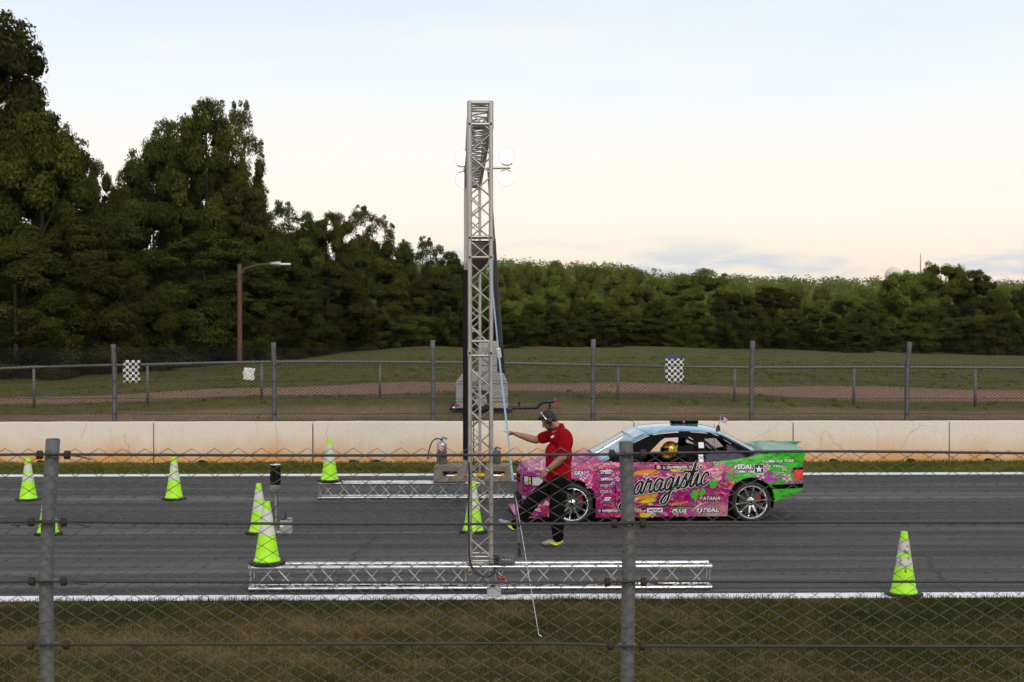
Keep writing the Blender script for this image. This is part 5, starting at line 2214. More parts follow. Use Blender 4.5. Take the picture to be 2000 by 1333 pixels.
def side_text(s, px0, py0, px1, py1, mat, outline=None, off=.008, shear=0.0, bold=.012, ow=.05, slope=0.0, name='lettering'):
    """lettering on the flank in the photo rectangle px0..px1, py0(top)..py1(base)"""
    x0, z0 = CL(px0, py1, SIDE)
    x1, z1 = CL(px1, py0, SIDE)
    base = None
    lay = []
    v2, fs, raw = fit_text(s, x1 - x0, z1 - z0, bold, shear)
    if outline is not None:
        vo, fo, _ = fit_text(s, x1 - x0, z1 - z0, bold + ow, shear, ref=raw)
        lay.append((vo, fo, outline, off - .003))
    lay.append((v2, fs, mat, off))
    for v, f, m, of in lay:
        P = []
        for a, c in v:
            x, z = x0 + a, z0 + c + slope * a
            P.append((x, -(halfw(x, z) + of), z))
        MB().add(P, f).build(name, m, car)


# door shut lines, sill step
for px, ya, yb_ in ((1202, 924, 990), (1361.5, 908, 992)):
    side_quad('shut_line', px - .6, ya, px + .7, yb_, MAT['ink'], .003)
side_quad('shut_line', 1202, 989.3, 1362, 990.6, MAT['ink'], .003)
side_quad('handle_recess', 1335, 921, 1352, 925, MAT['ink'], .004)
side_quad('door_handle', 1337, 919.5, 1351, 922.5, MAT['carblack'], .014)
# rear bumper strip
V = []
xb0, zb0_ = CL(1506, 950, SIDE)
cols = np.linspace(xb0, XE, 14)
for x in cols:
    for dz in (-.035, .03):
        z = .53 + dz
        V.append((x, -(halfw(x, z) + .012), z))
MB().add(V, [(2 * i, 2 * i + 2, 2 * i + 3, 2 * i + 1) for i in range(13)]).build('bumper_strip', MAT['carblack'], car, smooth=True)

# head lamps wrap the front corner
def corner_strip(name, x0, x1, z0, z1, mat, off, sgn=-1, n=8, parent=None):
    V = []
    for x in np.linspace(x0, x1, n):
        for z in (z0, (z0 + z1) / 2, z1):
            V.append((x - off * .6 * (1 if x < .2 else 0), sgn * (halfw(x, z) + off), z))
    return MB().add(V, [(3 * i + k, 3 * i + 3 + k, 3 * i + 4 + k, 3 * i + 1 + k) for i in range(n - 1) for k in range(2)]).build(name, mat, parent or car, smooth=True)


for sgn in (-1, 1):
    hl = corner_strip('headlight', .015, .30, .555, .70, MAT['carblack'], .004, sgn)
    corner_strip('lens', .14, .285, .57, .69, MAT['headlens'], .010, sgn, parent=hl)
    corner_strip('inner_lens', .03, .085, .57, .69, MAT['headlens'], .008, sgn, parent=hl)
    corner_strip('side_marker', .098, .118, .575, .685, plain('amber', (.85, .42, .02), .3, var=.05), .012, sgn, parent=hl)
    tlx = CL(1550, 930, -.80)[0]
    z0, z1 = CL(1550, 936, -.8)[1], CL(1550, 918, -.8)[1]
    corner_strip('taillight', tlx, XE - .004, z0, z1, MAT['taillens'], .010, sgn, 8)
    corner_strip('taillight_trim', tlx - .012, XE - .002, z1, z1 + .035, MAT['carblack'], .009, sgn, 6)
for yy in (-.10, .10):
    b = MB()
    b.box((-.008, yy, .61), (.03, .16, .13))
    b.build('grille', MAT['carblack'], car, bevel=.02)
b = MB()
b.box((-.004, 0, .30), (.03, .95, .17))
b.build('lower_intake', MAT['carblack'], car, bevel=.02)
b = MB()
b.box((.10, 0, .085), (.42, 1.50, .018))
b.build('splitter', plain('splitter_magenta', (.60, .02, .25), .25, var=.1), car, bevel=.006)

# ducktail spoiler
V, F = [], []
for u in np.linspace(-1, 1, 17):
    w = .80 - .05 * abs(u)
    yy = u * .80
    sweep = .05 * (1 - u * u)
    V += [(XE - .62 + sweep, yy * .98, 1.035 + .02 * (1 - u * u)), (XE - .30 + sweep, yy, 1.065 + .012 * (1 - u * u)), (XE - .02 + sweep * 1.0, yy * .985, 1.055 + .085 * (1 - abs(u) ** 3) * .35),
          (XE + .015 + sweep, yy * .98, 1.03 + .03 * (1 - abs(u) ** 3)), (XE - .05 + sweep, yy * .97, .95)]
for i in range(16):
    for j in range(4):
        F.append((i * 5 + j, (i + 1) * 5 + j, (i + 1) * 5 + j + 1, i * 5 + j + 1))
MB().add(V, F).build('ducktail', MAT['teal'], car, auto=60)
for sgn in (-1, 1):
    MB().prism([(XE - .60, .96), (XE - .05, .88), (XE + .01, 1.03), (XE - .05, 1.068), (XE - .30, 1.062), (XE - .58, 1.03)], lambda u, v, s, sgn=sgn: (u, sgn * (.79 - .02 * s), v)).build('ducktail_side', MAT['livery'], car)
# raised end fin on the far side of the spoiler
fx, fz = CL(1537, 872, .7)
MB().prism([(fx - .20, 1.06), (fx + .26, 1.055), (fx + .1, fz - .02), (fx, fz)], lambda u, v, s: (u, .74 + .03 * s, v)).build('fin', MAT['teal'], car, bevel=.008)
# exterior bits
rx_, rz_ = CL(1310, 838, 0)[0], CL(1362, 838, 0)[0]
zt_ = max(gh_pt(6.5, 0).z, gh_pt(7, 0).z)
b = MB()
b.box(((rx_ + rz_) / 2, 0, zt_ + .026), (rz_ - rx_, .16, .045))
b.build('roof_spoiler_bar', MAT['carblack'], car, bevel=.006)
MB().box(((rx_ + rz_) / 2 + .02, 0, zt_ + .002), (rz_ - rx_ - .06, .12, .03)).build('bar_mount', MAT['hoodwrap'], car)
MB().lathe([(.001, -.003), (.02, -.003), (.02, .003), (.001, .003)], 10, axis='Y', c=((rx_ + rz_) / 2 - .02, -.084, zt_ + .035)).build('camera_pod', plain('pod_pink', (.65, .03, .5), .4), car)
ax_, az_ = CL(1421, 848, -.3)
ap = gh_pt(8.9, -.4)
MB().lathe([(.001, 0), (.035, 0), (.03, .05), (.012, .08), (.001, .085)], 12, c=(ap.x, ap.y, ap.z - .005)).build('antenna_base', MAT['black'], car)
MB().tube([(ap.x, ap.y, ap.z + .05), (ap.x + .05, ap.y, ap.z + .22)], .006, 6).build('flag_staff', MAT['steel'], car)
tfl = NT('flag_print')
fv = tfl.coords('Generated')
fs_ = tfl.n('SeparateXYZ')
tfl.l(fv, fs_.inputs[0])
stripe = tfl.math('GREATER_THAN', tfl.math('FRACT', tfl.math('MULTIPLY', fs_.outputs['Z'], 6.5)), .5)
cc = tfl.mix(stripe, (.55, .05, .06), (.75, .72, .70))
canton = tfl.math('MULTIPLY', tfl.math('LESS_THAN', fs_.outputs['X'], .45), tfl.math('GREATER_THAN', fs_.outputs['Z'], .46))
tfl.set(Base_Color=tfl.mix(canton, cc, (.03, .05, .16)), Roughness=.8)
V, F = [], []
for i in range(7):
    for j in range(5):
        u, v = i / 6, j / 4
        V.append((ap.x + .03 + .095 * u + .02 * v, ap.y + .012 * math.sin(u * 7), ap.z + .13 + .09 * v - .05 * u))
F = [(i * 5 + j, (i + 1) * 5 + j, (i + 1) * 5 + j + 1, i * 5 + j + 1) for i in range(6) for j in range(4)]
MB().add(V, F).build('flag', tfl.mat, car, smooth=True)
# door mirrors
for sgn in (-1, 1):
    b = MB()
    b.ellipsoid((1.56, sgn * .91, .965), (.06, .10, .065))
    b.build('wing_mirror', MAT['livery'], car, smooth=True)
    MB().tube([(1.57, sgn * .78, .92), (1.57, sgn * .86, .95)], .018, 6).build('mirror_stalk', MAT['carblack'], car)
# stickers on the window pillar
for (a, b_, c, d) in ((1365.5, 865, 1376, 876), (1363.5, 888, 1373, 903)):
    x0, z0 = CL(a, d, -.74)
    x1, z1 = CL(c, b_, -.74)
    V = [(x0, -(win_y(z0) + .003), z0), (x1, -(win_y(z0) + .003), z0), (x1, -(win_y(z1) + .003), z1), (x0, -(win_y(z1) + .003), z1)]
    MB().add(V, [(0, 1, 2, 3)]).build('sticker', MAT['inkwhite'], car)


# wheels ------------------------------------------------------------
def car_wheel(x, sgn, steer, camber):
    w = empty('wheel', (x, sgn * .80, WZ))
    w.parent = car
    w.rotation_euler = (camber * -sgn, 0, steer)
    d = -1  # outer face looks to local -y for the near side
    s = 1 if sgn < 0 else -1
    b = MB()
    prof = [(.238, -.10), (.262, -.112), (.290, -.108), (.303, -.09), (WR, -.06), (WR, .07), (.303, .10), (.285, .118), (.238, .11)]
    b.lathe([(r, h * s) for r, h in prof], 44, axis='Y')
    b.build('tyre', MAT['tyre'], w, auto=50)
    b = MB()
    b.lathe([(r, h * s) for r, h in [(.236, .10), (.222, .05), (.215, -.02), (.222, -.075), (.232, -.095), (.245, -.106), (.252, -.104), (.252, -.095), (.238, -.09)]], 44, axis='Y')
    rim = b.build('rim', MAT['chrome'], w, auto=50)
    for k in range(10):
        a = k * math.pi / 5 + .15
        ca_, sa_ = math.cos(a), math.sin(a)
        b = MB()
        for off in (0,):
            pts = []
            for r, hw_, yy in ((.045, .022, -.045), (.10, .014, -.055), (.16, .011, -.065), (.216, .016, -.072)):
                for e in (-1, 1):
                    for f in (0, .022):
                        pts.append((ca_ * r - sa_ * hw_ * e, (yy + f) * s, sa_ * r + ca_ * hw_ * e))
            F = []
            for i in range(3):
                o = i * 4
                F += [(o, o + 4, o + 6, o + 2), (o + 1, o + 3, o + 7, o + 5), (o, o + 1, o + 5, o + 4), (o + 2, o + 6, o + 7, o + 3)]
            b.add(pts, F)
        b.build('spoke', MAT['chrome'], rim)
        MB().lathe([(.001, -.012 * s), (.009, -.010 * s), (.010, .004 * s)], 8, axis='Y', c=(ca_ * .212, -.076 * s, sa_ * .212)).build('rivet', MAT['chrome'], rim)
    MB().lathe([(r, h * s) for r, h in [(.001, -.075), (.028, -.073), (.034, -.06), (.06, -.052), (.07, -.035), (.07, .0)]], 24, axis='Y').build('hub', MAT['chrome'], rim, auto=35)
    MB().lathe([(r, h * s) for r, h in [(.001, -.078), (.020, -.0775), (.022, -.072)]], 16, axis='Y').build('centre_cap', MAT['carblack'], rim)
    for k in range(5):
        a = k * 1.2566 + .4
        MB().lathe([(.001, -.066 * s), (.008, -.065 * s), (.009, -.045 * s)], 8, axis='Y', c=(.050 * math.cos(a), 0, .050 * math.sin(a))).build('lug_nut', MAT['rust'], rim)
    MB().lathe([(r, h * s) for r, h in [(.06, .01), (.165, .012), (.165, .03), (.06, .032)]], 28, axis='Y').build('brake_disc', MAT['darkgrey'], w, auto=40)
    MB().box((.12, .02 * s, .06), (.09, .06, .12)).build('brake_caliper', MAT['red'], w, bevel=.01)
    return w


car_wheel(XF, -1, R(-9), R(5))
car_wheel(XF, 1, R(-9), R(5))
car_wheel(XR, -1, 0, R(2))
car_wheel(XR, 1, 0, R(2))

# graphics -----------------------------------------------------------------
def flower(px, py, size, mat=None, rot=0.0, off=.007):
    V, F = [], []
    for k in range(5):
        a = rot + k * 1.2566
        ou = [(.10, -.0), (.55, -.26), (.95, -.20), (.82, .0), (.95, .20), (.55, .26)]
        b0 = len(V)
        for r, s_ in ou:
            qx = (r * math.cos(a) - s_ * math.sin(a)) * size
            qy = (r * math.sin(a) + s_ * math.cos(a)) * size
            x, z = CL(px + qx, py + qy, SIDE)
            V.append((x, -(halfw(x, z) + off), z))
        F.append(tuple(range(b0, b0 + 6)))
    o = MB().add(V, F).build('flower_decal', mat or MAT['petal'], car)
    V = []
    for k in range(8):
        a = k * .785
        x, z = CL(px + .18 * size * math.cos(a), py + .18 * size * math.sin(a), SIDE)
        V.append((x, -(halfw(x, z) + off + .002), z))
    MB().add(V, [tuple(range(8))]).build('flower_centre', MAT['inkred'], o)


for (px, py, s_, r_) in ((1138, 933, 8, .2), (1150, 948, 8, .9), (1146, 926, 7, 1.5), (1188, 921, 6, .4), (1206, 936, 6, 1.1), (1262, 930, 7, .3), (1396, 935, 6, .2), (1484, 929, 9, .6), (1498, 912, 7, 1.0), (1537, 934, 11, .35), (1494, 917, 6, 0.2), (1532, 915, 6, .8), (1275, 1006, 7, .3), (1197, 945, 5, .6)):
    flower(px, py, s_, None, r_)


def blob(name, px, py, rx, ry, rot, mat, off=.0045):
    V = []
    for k in range(26):
        a = k * 2 * math.pi / 26
        r = 1 + .10 * math.sin(3 * a + px) + .06 * math.sin(5 * a + py)
        ex, ey = rx * r * math.cos(a), ry * r * math.sin(a)
        x, z = CL(px + ex * math.cos(rot) - ey * math.sin(rot), py + ex * math.sin(rot) + ey * math.cos(rot), SIDE)
        V.append((x, -(halfw(x, z) + off), z))
    cx, cz = CL(px, py, SIDE)
    V.append((cx, -(halfw(cx, cz) + off), cz))
    MB().add(V, [(k, (k + 1) % 26, 26) for k in range(26)]).build(name, mat, car)


for (px, py, rx, ry, ro, m) in ((1262, 924, 28, 5.5, -.08, 'inkorange'), (1262, 970, 25, 6, -.18, 'inkorange'), (1267, 979, 17, 4, -.15, 'inkyellow'), (1330, 919, 19, 4, -.02, 'inkyellow'),
                                (1394, 942, 8, 13, .45, 'inkgreen'), (1357, 967, 7, 9, .5, 'inkgreen'), (1372, 962, 5, 8, .5, 'inkgreen'), (1265, 1007, 16, 4.5, -.1, 'inkyellow'), (1330, 997, 12, 6, .1, 'inkgreen'),
                                (1250, 1000, 8, 4, .2, 'inkorange')):
    blob('colour_patch', px, py, rx, ry, ro, MAT[m])
for i in range(16):
    rr = random.Random(i)
    px, py = rr.uniform(1216, 1400), rr.uniform(925, 1004)
    blob('colour_streak', px, py, rr.uniform(7, 18), rr.uniform(.8, 1.8), rr.uniform(-.7, -.05), MAT[('petal', 'inkorange', 'inkwhite', 'ink')[i % 4]], .0042)
for i in range(22):
    rr = random.Random(40 + i)
    blob('colour_streak', (lambda yy: (rr.uniform(1392, 1424 if yy < 930 else 1404), yy))(rr.uniform(915, 985))[0], rr.uniform(915, 935), rr.uniform(6, 15), rr.uniform(1.5, 5.5), rr.uniform(-1.1, .2), plain('swirl_%d' % i, ((.62, .10, .20), (.78, .34, .42), (.42, .03, .25))[i % 3], .25, var=.2), .0044)

GLYPH = {
    'g': [[(.85, .82), (.52, 1.0), (.15, .72), (.12, .28), (.38, .02), (.70, .28), (.86, .95), (.80, .1), (.66, -.75), (.32, -1.02), (.02, -.78), (.25, -.42), (.75, -.12), (1.15, .2)]],
    'a': [[(.85, .82), (.52, 1.0), (.15, .72), (.12, .28), (.38, .02), (.70, .28), (.86, .95), (.80, .30), (.95, .02), (1.15, .2)]],
    'r': [[(-.05, .25), (.22, 1.12), (.30, .86), (.62, .92), (.56, .35), (.70, .02), (.95, .2)]],
    'i': [[(-.05, .2), (.30, .98), (.24, .30), (.40, .02), (.62, .2)], [(.40, 1.42), (.44, 1.46)]],
    's': [[(-.05, .2), (.42, 1.10), (.42, .78), (.62, .35), (.45, .04), (.12, .12)], [(.45, .04), (.75, .2)]],
    't': [[(-.05, .2), (.52, 1.85), (.28, .32), (.45, .02), (.70, .2)], [(.10, 1.12), (.80, 1.20)]],
    'c': [[(.80, .72), (.55, 1.0), (.16, .70), (.14, .25), (.42, .02), (.95, .28)]],
}
ADV = {'g': 1.15, 'a': 1.15, 'r': .95, 'i': .62, 's': .75, 't': .68, 'c': 1.0}


def script_word(word, pxa, pya, pxb, pyb, xh):
    tot = sum(ADV[c] for c in word)
    ux = (pxb - pxa) / tot
    strokes = []
    adv = 0
    for ch_ in word:
        for st in GLYPH[ch_]:
            pts = catmull([Vector((x, y, 0)) for x, y in st], 6)
            out = []
            for q in pts:
                X = adv + q.x + .30 * q.y
                t = X / tot
                out.append((pxa + X * ux, pya + (pyb - pya) * t - q.y * xh))
            strokes.append(out)
        adv += ADV[ch_]
    for wpx, mat, off, dx_, dy_ in ((8.0, 'ink', .0062, .8, .8), (6.8, 'inkgrey', .0074, .3, .3), (6.2, 'inkwhite', .0086, 0, 0), (4.1, 'ink', .0102, 0, 0)):
        b = MB()
        for st in strokes:
            V, F = [], []
            n = len(st)
            for i, (x, y) in enumerate(st):
                x2, y2 = st[min(i + 1, n - 1)]
                x1, y1 = st[max(i - 1, 0)]
                dx2, dy2 = x2 - x1, y2 - y1
                l = math.hypot(dx2, dy2) or 1
                nx_, ny_ = -dy2 / l, dx2 / l
                down = .72 + .42 * abs(dy2 / l)
                hw_ = wpx * .5 * down if wpx < 3 else wpx * .5 * (.85 + .2 * abs(dy2 / l))
                for e in (-1, 1):
                    qx, qz = CL(x + nx_ * hw_ * e + dx_, y + ny_ * hw_ * e + dy_, SIDE)
                    V.append((qx, -(halfw(qx, qz) + off + .00002 * i), qz))
            F = [(2 * i, 2 * i + 2, 2 * i + 3, 2 * i + 1) for i in range(n - 1)]
            b.add(V, F)
            for i in (0, n - 1):
                V = []
                for k in range(10):
                    a = k * .628
                    qx, qz = CL(st[i][0] + wpx * .48 * math.cos(a) + dx_, st[i][1] + wpx * .48 * math.sin(a) + dy_, SIDE)
                    V.append((qx, -(halfw(qx, qz) + off + .0006), qz))
                b.add(V, [tuple(range(10))])
        b.build('script_lettering', MAT[mat], car)


script_word('garagistic', 1214, 971, 1384, 947, 25)
side_quad('name_plate', 1280, 909, 1357, 917.5, MAT['ink'], .006, slope=.0)
side_quad('name_badge', 1283, 910, 1291.5, 917, MAT['inkred'], .008)
side_text('FD', 1284, 910.6, 1291, 916.4, MAT['inkwhite'], None, .011, bold=.03)
side_text('R. CHARPENTIER 171', 1296, 910.6, 1354, 916.6, MAT['inkwhite'], None, .010, bold=.03)
side_text('PEDAL', 1434, 907, 1470, 916.5, MAT['inkwhite'], MAT['ink'], .011, bold=.045, ow=.05)
side_text('COMMANDER', 1435, 918.5, 1472, 923.5, MAT['inkwhite'], MAT['ink'], .011, bold=.03, ow=.05)
side_quad('star_panel', 1472, 906.5, 1490.5, 924.5, MAT['inkwhite'], .008)
side_quad('star_field', 1473, 907.3, 1489.5, 923.6, MAT['ink'], .0095)
V = []
for k in range(10):
    a = -math.pi / 2 + k * math.pi / 5
    r = 8.2 if k % 2 == 0 else 3.2
    x, z = CL(1481.2 + r * math.cos(a), 916.3 + r * math.sin(a), SIDE)
    V.append((x, -(halfw(x, z) + .0115), z))
x, z = CL(1481.2, 916.3, SIDE)
V.append((x, -(halfw(x, z) + .0115), z))
MB().add(V, [(k, (k + 1) % 10, 10) for k in range(10)]).build('star', MAT['inkwhite'], car)
side_text('KUMHO TIRE', 1487, 898.3, 1554, 904, MAT['inkwhite'], MAT['ink'], .012, shear=.25, bold=.03, ow=.06)
side_text('TEIN', 1509, 908.5, 1529, 914, MAT['inkwhite'], MAT['ink'], .012, shear=.2, bold=.03, ow=.07)
side_text('Nitto', 1509, 923, 1530, 933, MAT['inkwhite'], MAT['ink'], .012, shear=.2, bold=.03, ow=.08) if False else None
side_text('DGNT', 1509, 924, 1530, 933, MAT['ink'], MAT['inkwhite'], .012, shear=.1, bold=.03, ow=.08)
side_quad('oil_plate', 1263.5, 992, 1296, 1002.5, MAT['ink'], .006)
side_quad('oil_plate', 1264.3, 992.8, 1295.2, 1001.7, MAT['inkwhite'], .0075)
side_text('MOTUL', 1268, 995, 1292, 999.6, MAT['ink'], None, .0095, shear=.15, bold=.04)
side_text('KATANA', 1366, 970, 1406, 977.5, MAT['inkwhite'], MAT['ink'], .010, shear=.25, bold=.02, ow=.09)
side_text('FEAL', 1374, 992, 1405, 1001, MAT['inkwhite'], MAT['ink'], .010, shear=.2, bold=.04, ow=.08)
side_text('SUSPENSION', 1374, 1002, 1405, 1004.5, MAT['inkwhite'], MAT['ink'], .010, bold=.02, ow=.10)
blob('round_badge', 1367, 998, 6.5, 7.5, 0, MAT['ink'], .006)
blob('round_badge', 1367, 998, 5.6, 6.6, 0, MAT['inkwhite'], .0075)
side_text('F', 1364.5, 993, 1370, 1003, MAT['ink'], None, .0095, shear=.2, bold=.05)
side_text('PLUS', 1313, 994, 1342, 1002.5, MAT['inkwhite'], MAT['ink'], .010, shear=.2, bold=.05, ow=.09)
side_text('WISEFAB', 1176, 995.5, 1208, 1001, MAT['inkwhite'], MAT['ink'], .010, shear=.12, bold=.04, ow=.10)
blob('round_badge', 1171, 998, 5, 5, 0, MAT['ink'], .006)
blob('round_badge', 1171, 998, 3.3, 3.3, 0, MAT['inkgrey'], .0075)
side_text('SPEED', 1173, 918.5, 1197, 926, MAT['inkwhite'], MAT['ink'], .010, bold=.03, ow=.10)
side_text('SIMPSON', 1173, 933, 1198, 939, MAT['inkwhite'], MAT['ink'], .010, shear=.1, bold=.04, ow=.12)
side_text('SPARTS', 1171, 946, 1197, 951, MAT['inkwhite'], MAT['ink'], .010, shear=.25, bold=.02, ow=.08)
side_text('SPIDER', 1173, 958.5, 1195, 962.5, MAT['ink'], MAT['inkwhite'], .010, bold=.02, ow=.12)
side_text('ZZ', 1177, 971.5, 1195, 978.5, MAT['inkwhite'], MAT['ink'], .010, shear=.35, bold=.08, ow=.10)
side_text('OK4', 1122, 920, 1139, 928, MAT['inkwhite'], MAT['ink'], .010, bold=.04, ow=.09)
side_text('RAN', 1239, 993, 1252, 1001, MAT['inkwhite'], MAT['ink'], .010, bold=.03, ow=.09)

# ------------------------------------------------------------------ people
def capsule(mb, a, b, r0, r1, n=12):
    a, b = Vector(a), Vector(b)
    d = (b - a)
    L = d.length
    d.normalize()
    pts, rr = [], []
    for t in (-.99, -.75, -.4):
        pts.append(a + d * (t * r0)); rr.append(r0 * math.sqrt(max(1e-4, 1 - t * t)))
    k = 5
    for i in range(k + 1):
        pts.append(a + d * (L * i / k)); rr.append(r0 + (r1 - r0) * i / k)
    for t in (.4, .75, .99):
        pts.append(b + d * (t * r1)); rr.append(r1 * math.sqrt(max(1e-4, 1 - t * t)))
    mb.tube(pts, rr, n)


def fuse(mb, name, mat, parent, voxel=.008, smooth=6, fac=.5):
    o = mb.build(name, mat, parent)
    m = o.modifiers.new('r', 'REMESH')
    m.mode = 'VOXEL'
    m.voxel_size = voxel
    s = o.modifiers.new('s', 'SMOOTH')
    s.iterations = smooth
    s.factor = fac
    par = o.parent
    o.parent = None
    eval_copy(o)
    o.parent = par
    o.data.polygons.foreach_set('use_smooth', [True] * len(o.data.polygons))
    if len(o.data.materials) == 0:
        o.data.materials.append(mat)
    return o


def skin_mat():
    t = NT('skin')
    v = t.coords('Object')
    n = t.noise(v, 30, 4, .6)
    c = t.mix(t.ramp(n, [(.35, 0.0), (.65, 1.0)]), (.30, .14, .09), (.40, .20, .135))
    t.set(Base_Color=c, Roughness=.5, Subsurface_Weight=.08)
    t.bsdf.inputs['Subsurface Radius'].default_value = (.01, .004, .002)
    return t.mat


def cloth(name, col, scale=9, str_=.5):
    t = NT(name)
    v = t.coords('Object')
    n = t.noise(t.coords('Object', (1, 1, .5)), scale, 4, .55, .6)
    f = t.noise(v, 140, 2, .5)
    c = t.mix(t.ramp(n, [(.3, 0.0), (.7, 1.0)]), tuple(x * .8 for x in col), col)
    t.set(Base_Color=c, Roughness=.9, Specular_IOR_Level=.06)
    t.bump(t.math('ADD', n, t.math('MULTIPLY', f, .1)), str_, .03)
    return t.mat


MAT['skin'] = skin_mat()
MAT['shirt'] = cloth('red_polo', (.34, .005, .013), 7, .9)
MAT['trouser'] = cloth('black_trousers', (.007, .007, .008), 7, .9)
MAT['hair'] = plain('dark_hair', (.022, .014, .010), .7, var=.5, scale=60)
MAT['shoe'] = plain('grey_shoe', (.30, .27, .28), .7, var=.2, scale=30)
MAT['sole'] = plain('dark_sole', (.05, .048, .05), .7, var=.2)
MAT['neon'] = plain('neon_yellow', (.62, .80, .01), .5, var=.05)

MY = gnd(1080, 1064).y
MG = onY(1080, 1064, MY)
man = tag(empty('person', (MG.x, MY, 0)), 'person in red polo and black trousers with headset, pointing and stepping past the car', 'person')


def mp(px, py, y):
    """photo pixel -> man-local point at depth offset y"""
    p = onY(px, py, MY + y)
    return Vector((p.x - MG.x, y, p.z))


S_N, S_F = mp(1101, 849, -.19), mp(1085, 848, .19)          # shoulders
E_N, W_N = mp(1100, 893, -.25), mp(1068, 921, -.24)          # near arm hangs forward
E_F, W_F = mp(1046, 860, .24), mp(1007, 848, .27)            # far arm points ahead
H_N, H_F = mp(1093, 944, -.10), mp(1088, 944, .10)
K_N, A_N = mp(1088, 1000, -.10), mp(1090, 1048, -.10)
K_F, A_F = mp(1042, 976, .10), mp(1008, 1024, .10)
NECK = mp(1091, 833, 0)
HEAD = mp(1072, 822, 0)
tilt = Matrix.Rotation(R(-38), 3, 'Y')                        # face looks down the -X side

b = MB()
# head: cranium, jaw, nose, brow, ears
fw = tilt @ Vector((-1, 0, 0))
upv = tilt @ Vector((0, 0, 1))
b.ellipsoid(HEAD + upv * .03 - fw * .012, (.098, .078, .10), tilt)
b.ellipsoid(HEAD + upv * -.045 + fw * .03, (.062, .056, .075), tilt)
b.ellipsoid(HEAD + upv * -.085 + fw * .055, (.032, .036, .030), tilt)
b.ellipsoid(HEAD + upv * -.012 + fw * .098, (.018, .014, .028), tilt)
b.ellipsoid(HEAD + upv * -.028 + fw * .108, (.015, .016, .012), tilt)
b.ellipsoid(HEAD + upv * .022 + fw * .082, (.016, .055, .012), tilt)
b.ellipsoid(HEAD + upv * -.058 + fw * .088, (.012, .026, .012), tilt)
for sy in (-1, 1):
    b.ellipsoid(HEAD + upv * -.01 - fw * .01 + Vector((0, sy * .08, 0)), (.022, .012, .034), tilt)
capsule(b, HEAD - upv * .05 - fw * .03, NECK + Vector((.01, 0, -.03)), .056, .064)
# torso core and legs inside the clothes
capsule(b, mp(1095, 852, 0), mp(1092, 935, 0), .13, .12)
capsule(b, S_N, S_F, .06, .06)
for S, E, W in ((S_N, E_N, W_N), (S_F, E_F, W_F)):
    capsule(b, S, E, .058, .052)
    capsule(b, E, E.lerp(W, .35), .052, .053)
    capsule(b, E.lerp(W, .35), W, .053, .031)
for H, K, A in ((H_N, K_N, A_N), (H_F, K_F, A_F)):
    capsule(b, H, K, .075, .055)
    capsule(b, K, A, .055, .038)


def hand(mb, W, d, palm_n, curl, point=False):
    """palm and five fingers; d: direction of the hand, palm_n: palm normal"""
    d = d.normalized()
    palm_n = (palm_n - d * palm_n.dot(d)).normalized()
    side = d.cross(palm_n).normalized()
    c = W + d * .05
    M = Matrix((d, side, palm_n)).transposed()
    mb.ellipsoid(c, (.055, .043, .020), M)
    L = (.072, .080, .074, .058)
    for i, s_ in enumerate((-.030, -.010, .010, .029)):
        base = W + d * .088 + side * s_
        k = 0.12 if (point and i == 0) else curl
        q = base
        ang = 0
        for seg, fr in enumerate((.45, .32, .26)):
            ang += k * (1.0 if seg == 0 else 1.15)
            dd2 = d * math.cos(ang) + palm_n * math.sin(ang)
            nx_ = q + dd2 * (L[i] * fr * (1.12 if point and i == 0 else 1))
            capsule(mb, q, nx_, .0098 - .0008 * seg, .0092 - .0010 * seg, 8)
            q = nx_
    tb = W + d * .03 - side * .034
    t1 = tb + (d * .55 - side * .75 + palm_n * .25).normalized() * .04
    t2 = t1 + (d * .9 - side * .1 + palm_n * .45).normalized() * .032
    capsule(mb, tb, t1, .013, .011, 8)
    capsule(mb, t1, t2, .011, .009, 8)


TIP = mp(981, 839, .27)
hand(b, W_F, TIP - W_F, Vector((0, -.35, -1)), 1.15, True)
hand(b, W_N, mp(1054, 933, -.24) - W_N, Vector((.5, .8, -.2)), .55)
body_o = fuse(b, 'body', MAT['skin'], man, .0065, 3, .4)
# shirt
b = MB()
b.ellipsoid(mp(1094, 858, 0), (.150, .215, .135))
b.ellipsoid(mp(1106, 862, 0), (.095, .195, .155))
b.ellipsoid(mp(1088, 884, 0), (.165, .195, .16))
b.ellipsoid(mp(1098, 890, 0), (.140, .19, .20))
capsule(b, mp(1090, 890, 0), mp(1091, 936, 0), .172, .176, 20)
capsule(b, S_N + Vector((0, .03, -.01)), S_F + Vector((0, -.03, -.01)), .090, .090)
capsule(b, S_N, S_N.lerp(E_N, .64), .088, .086)
capsule(b, S_F, S_F.lerp(E_F, .64), .085, .082)
capsule(b, NECK + Vector((.012, 0, -.02)), NECK + Vector((.03, 0, -.10)), .070, .095)
sh = fuse(b, 'polo_shirt', MAT['shirt'], man, .009, 7, .5)
# cut the hem flat and open the sleeves a touch: trim below the hem
bm = bmesh.new()
bm.from_mesh(sh.data)
hem = mp(1091, 938, 0).z
bmesh.ops.bisect_plane(bm, geom=bm.verts[:] + bm.edges[:] + bm.faces[:], plane_co=(0, 0, hem), plane_no=(.08, 0, -1), clear_outer=True)
bm.to_mesh(sh.data)
bm.free()
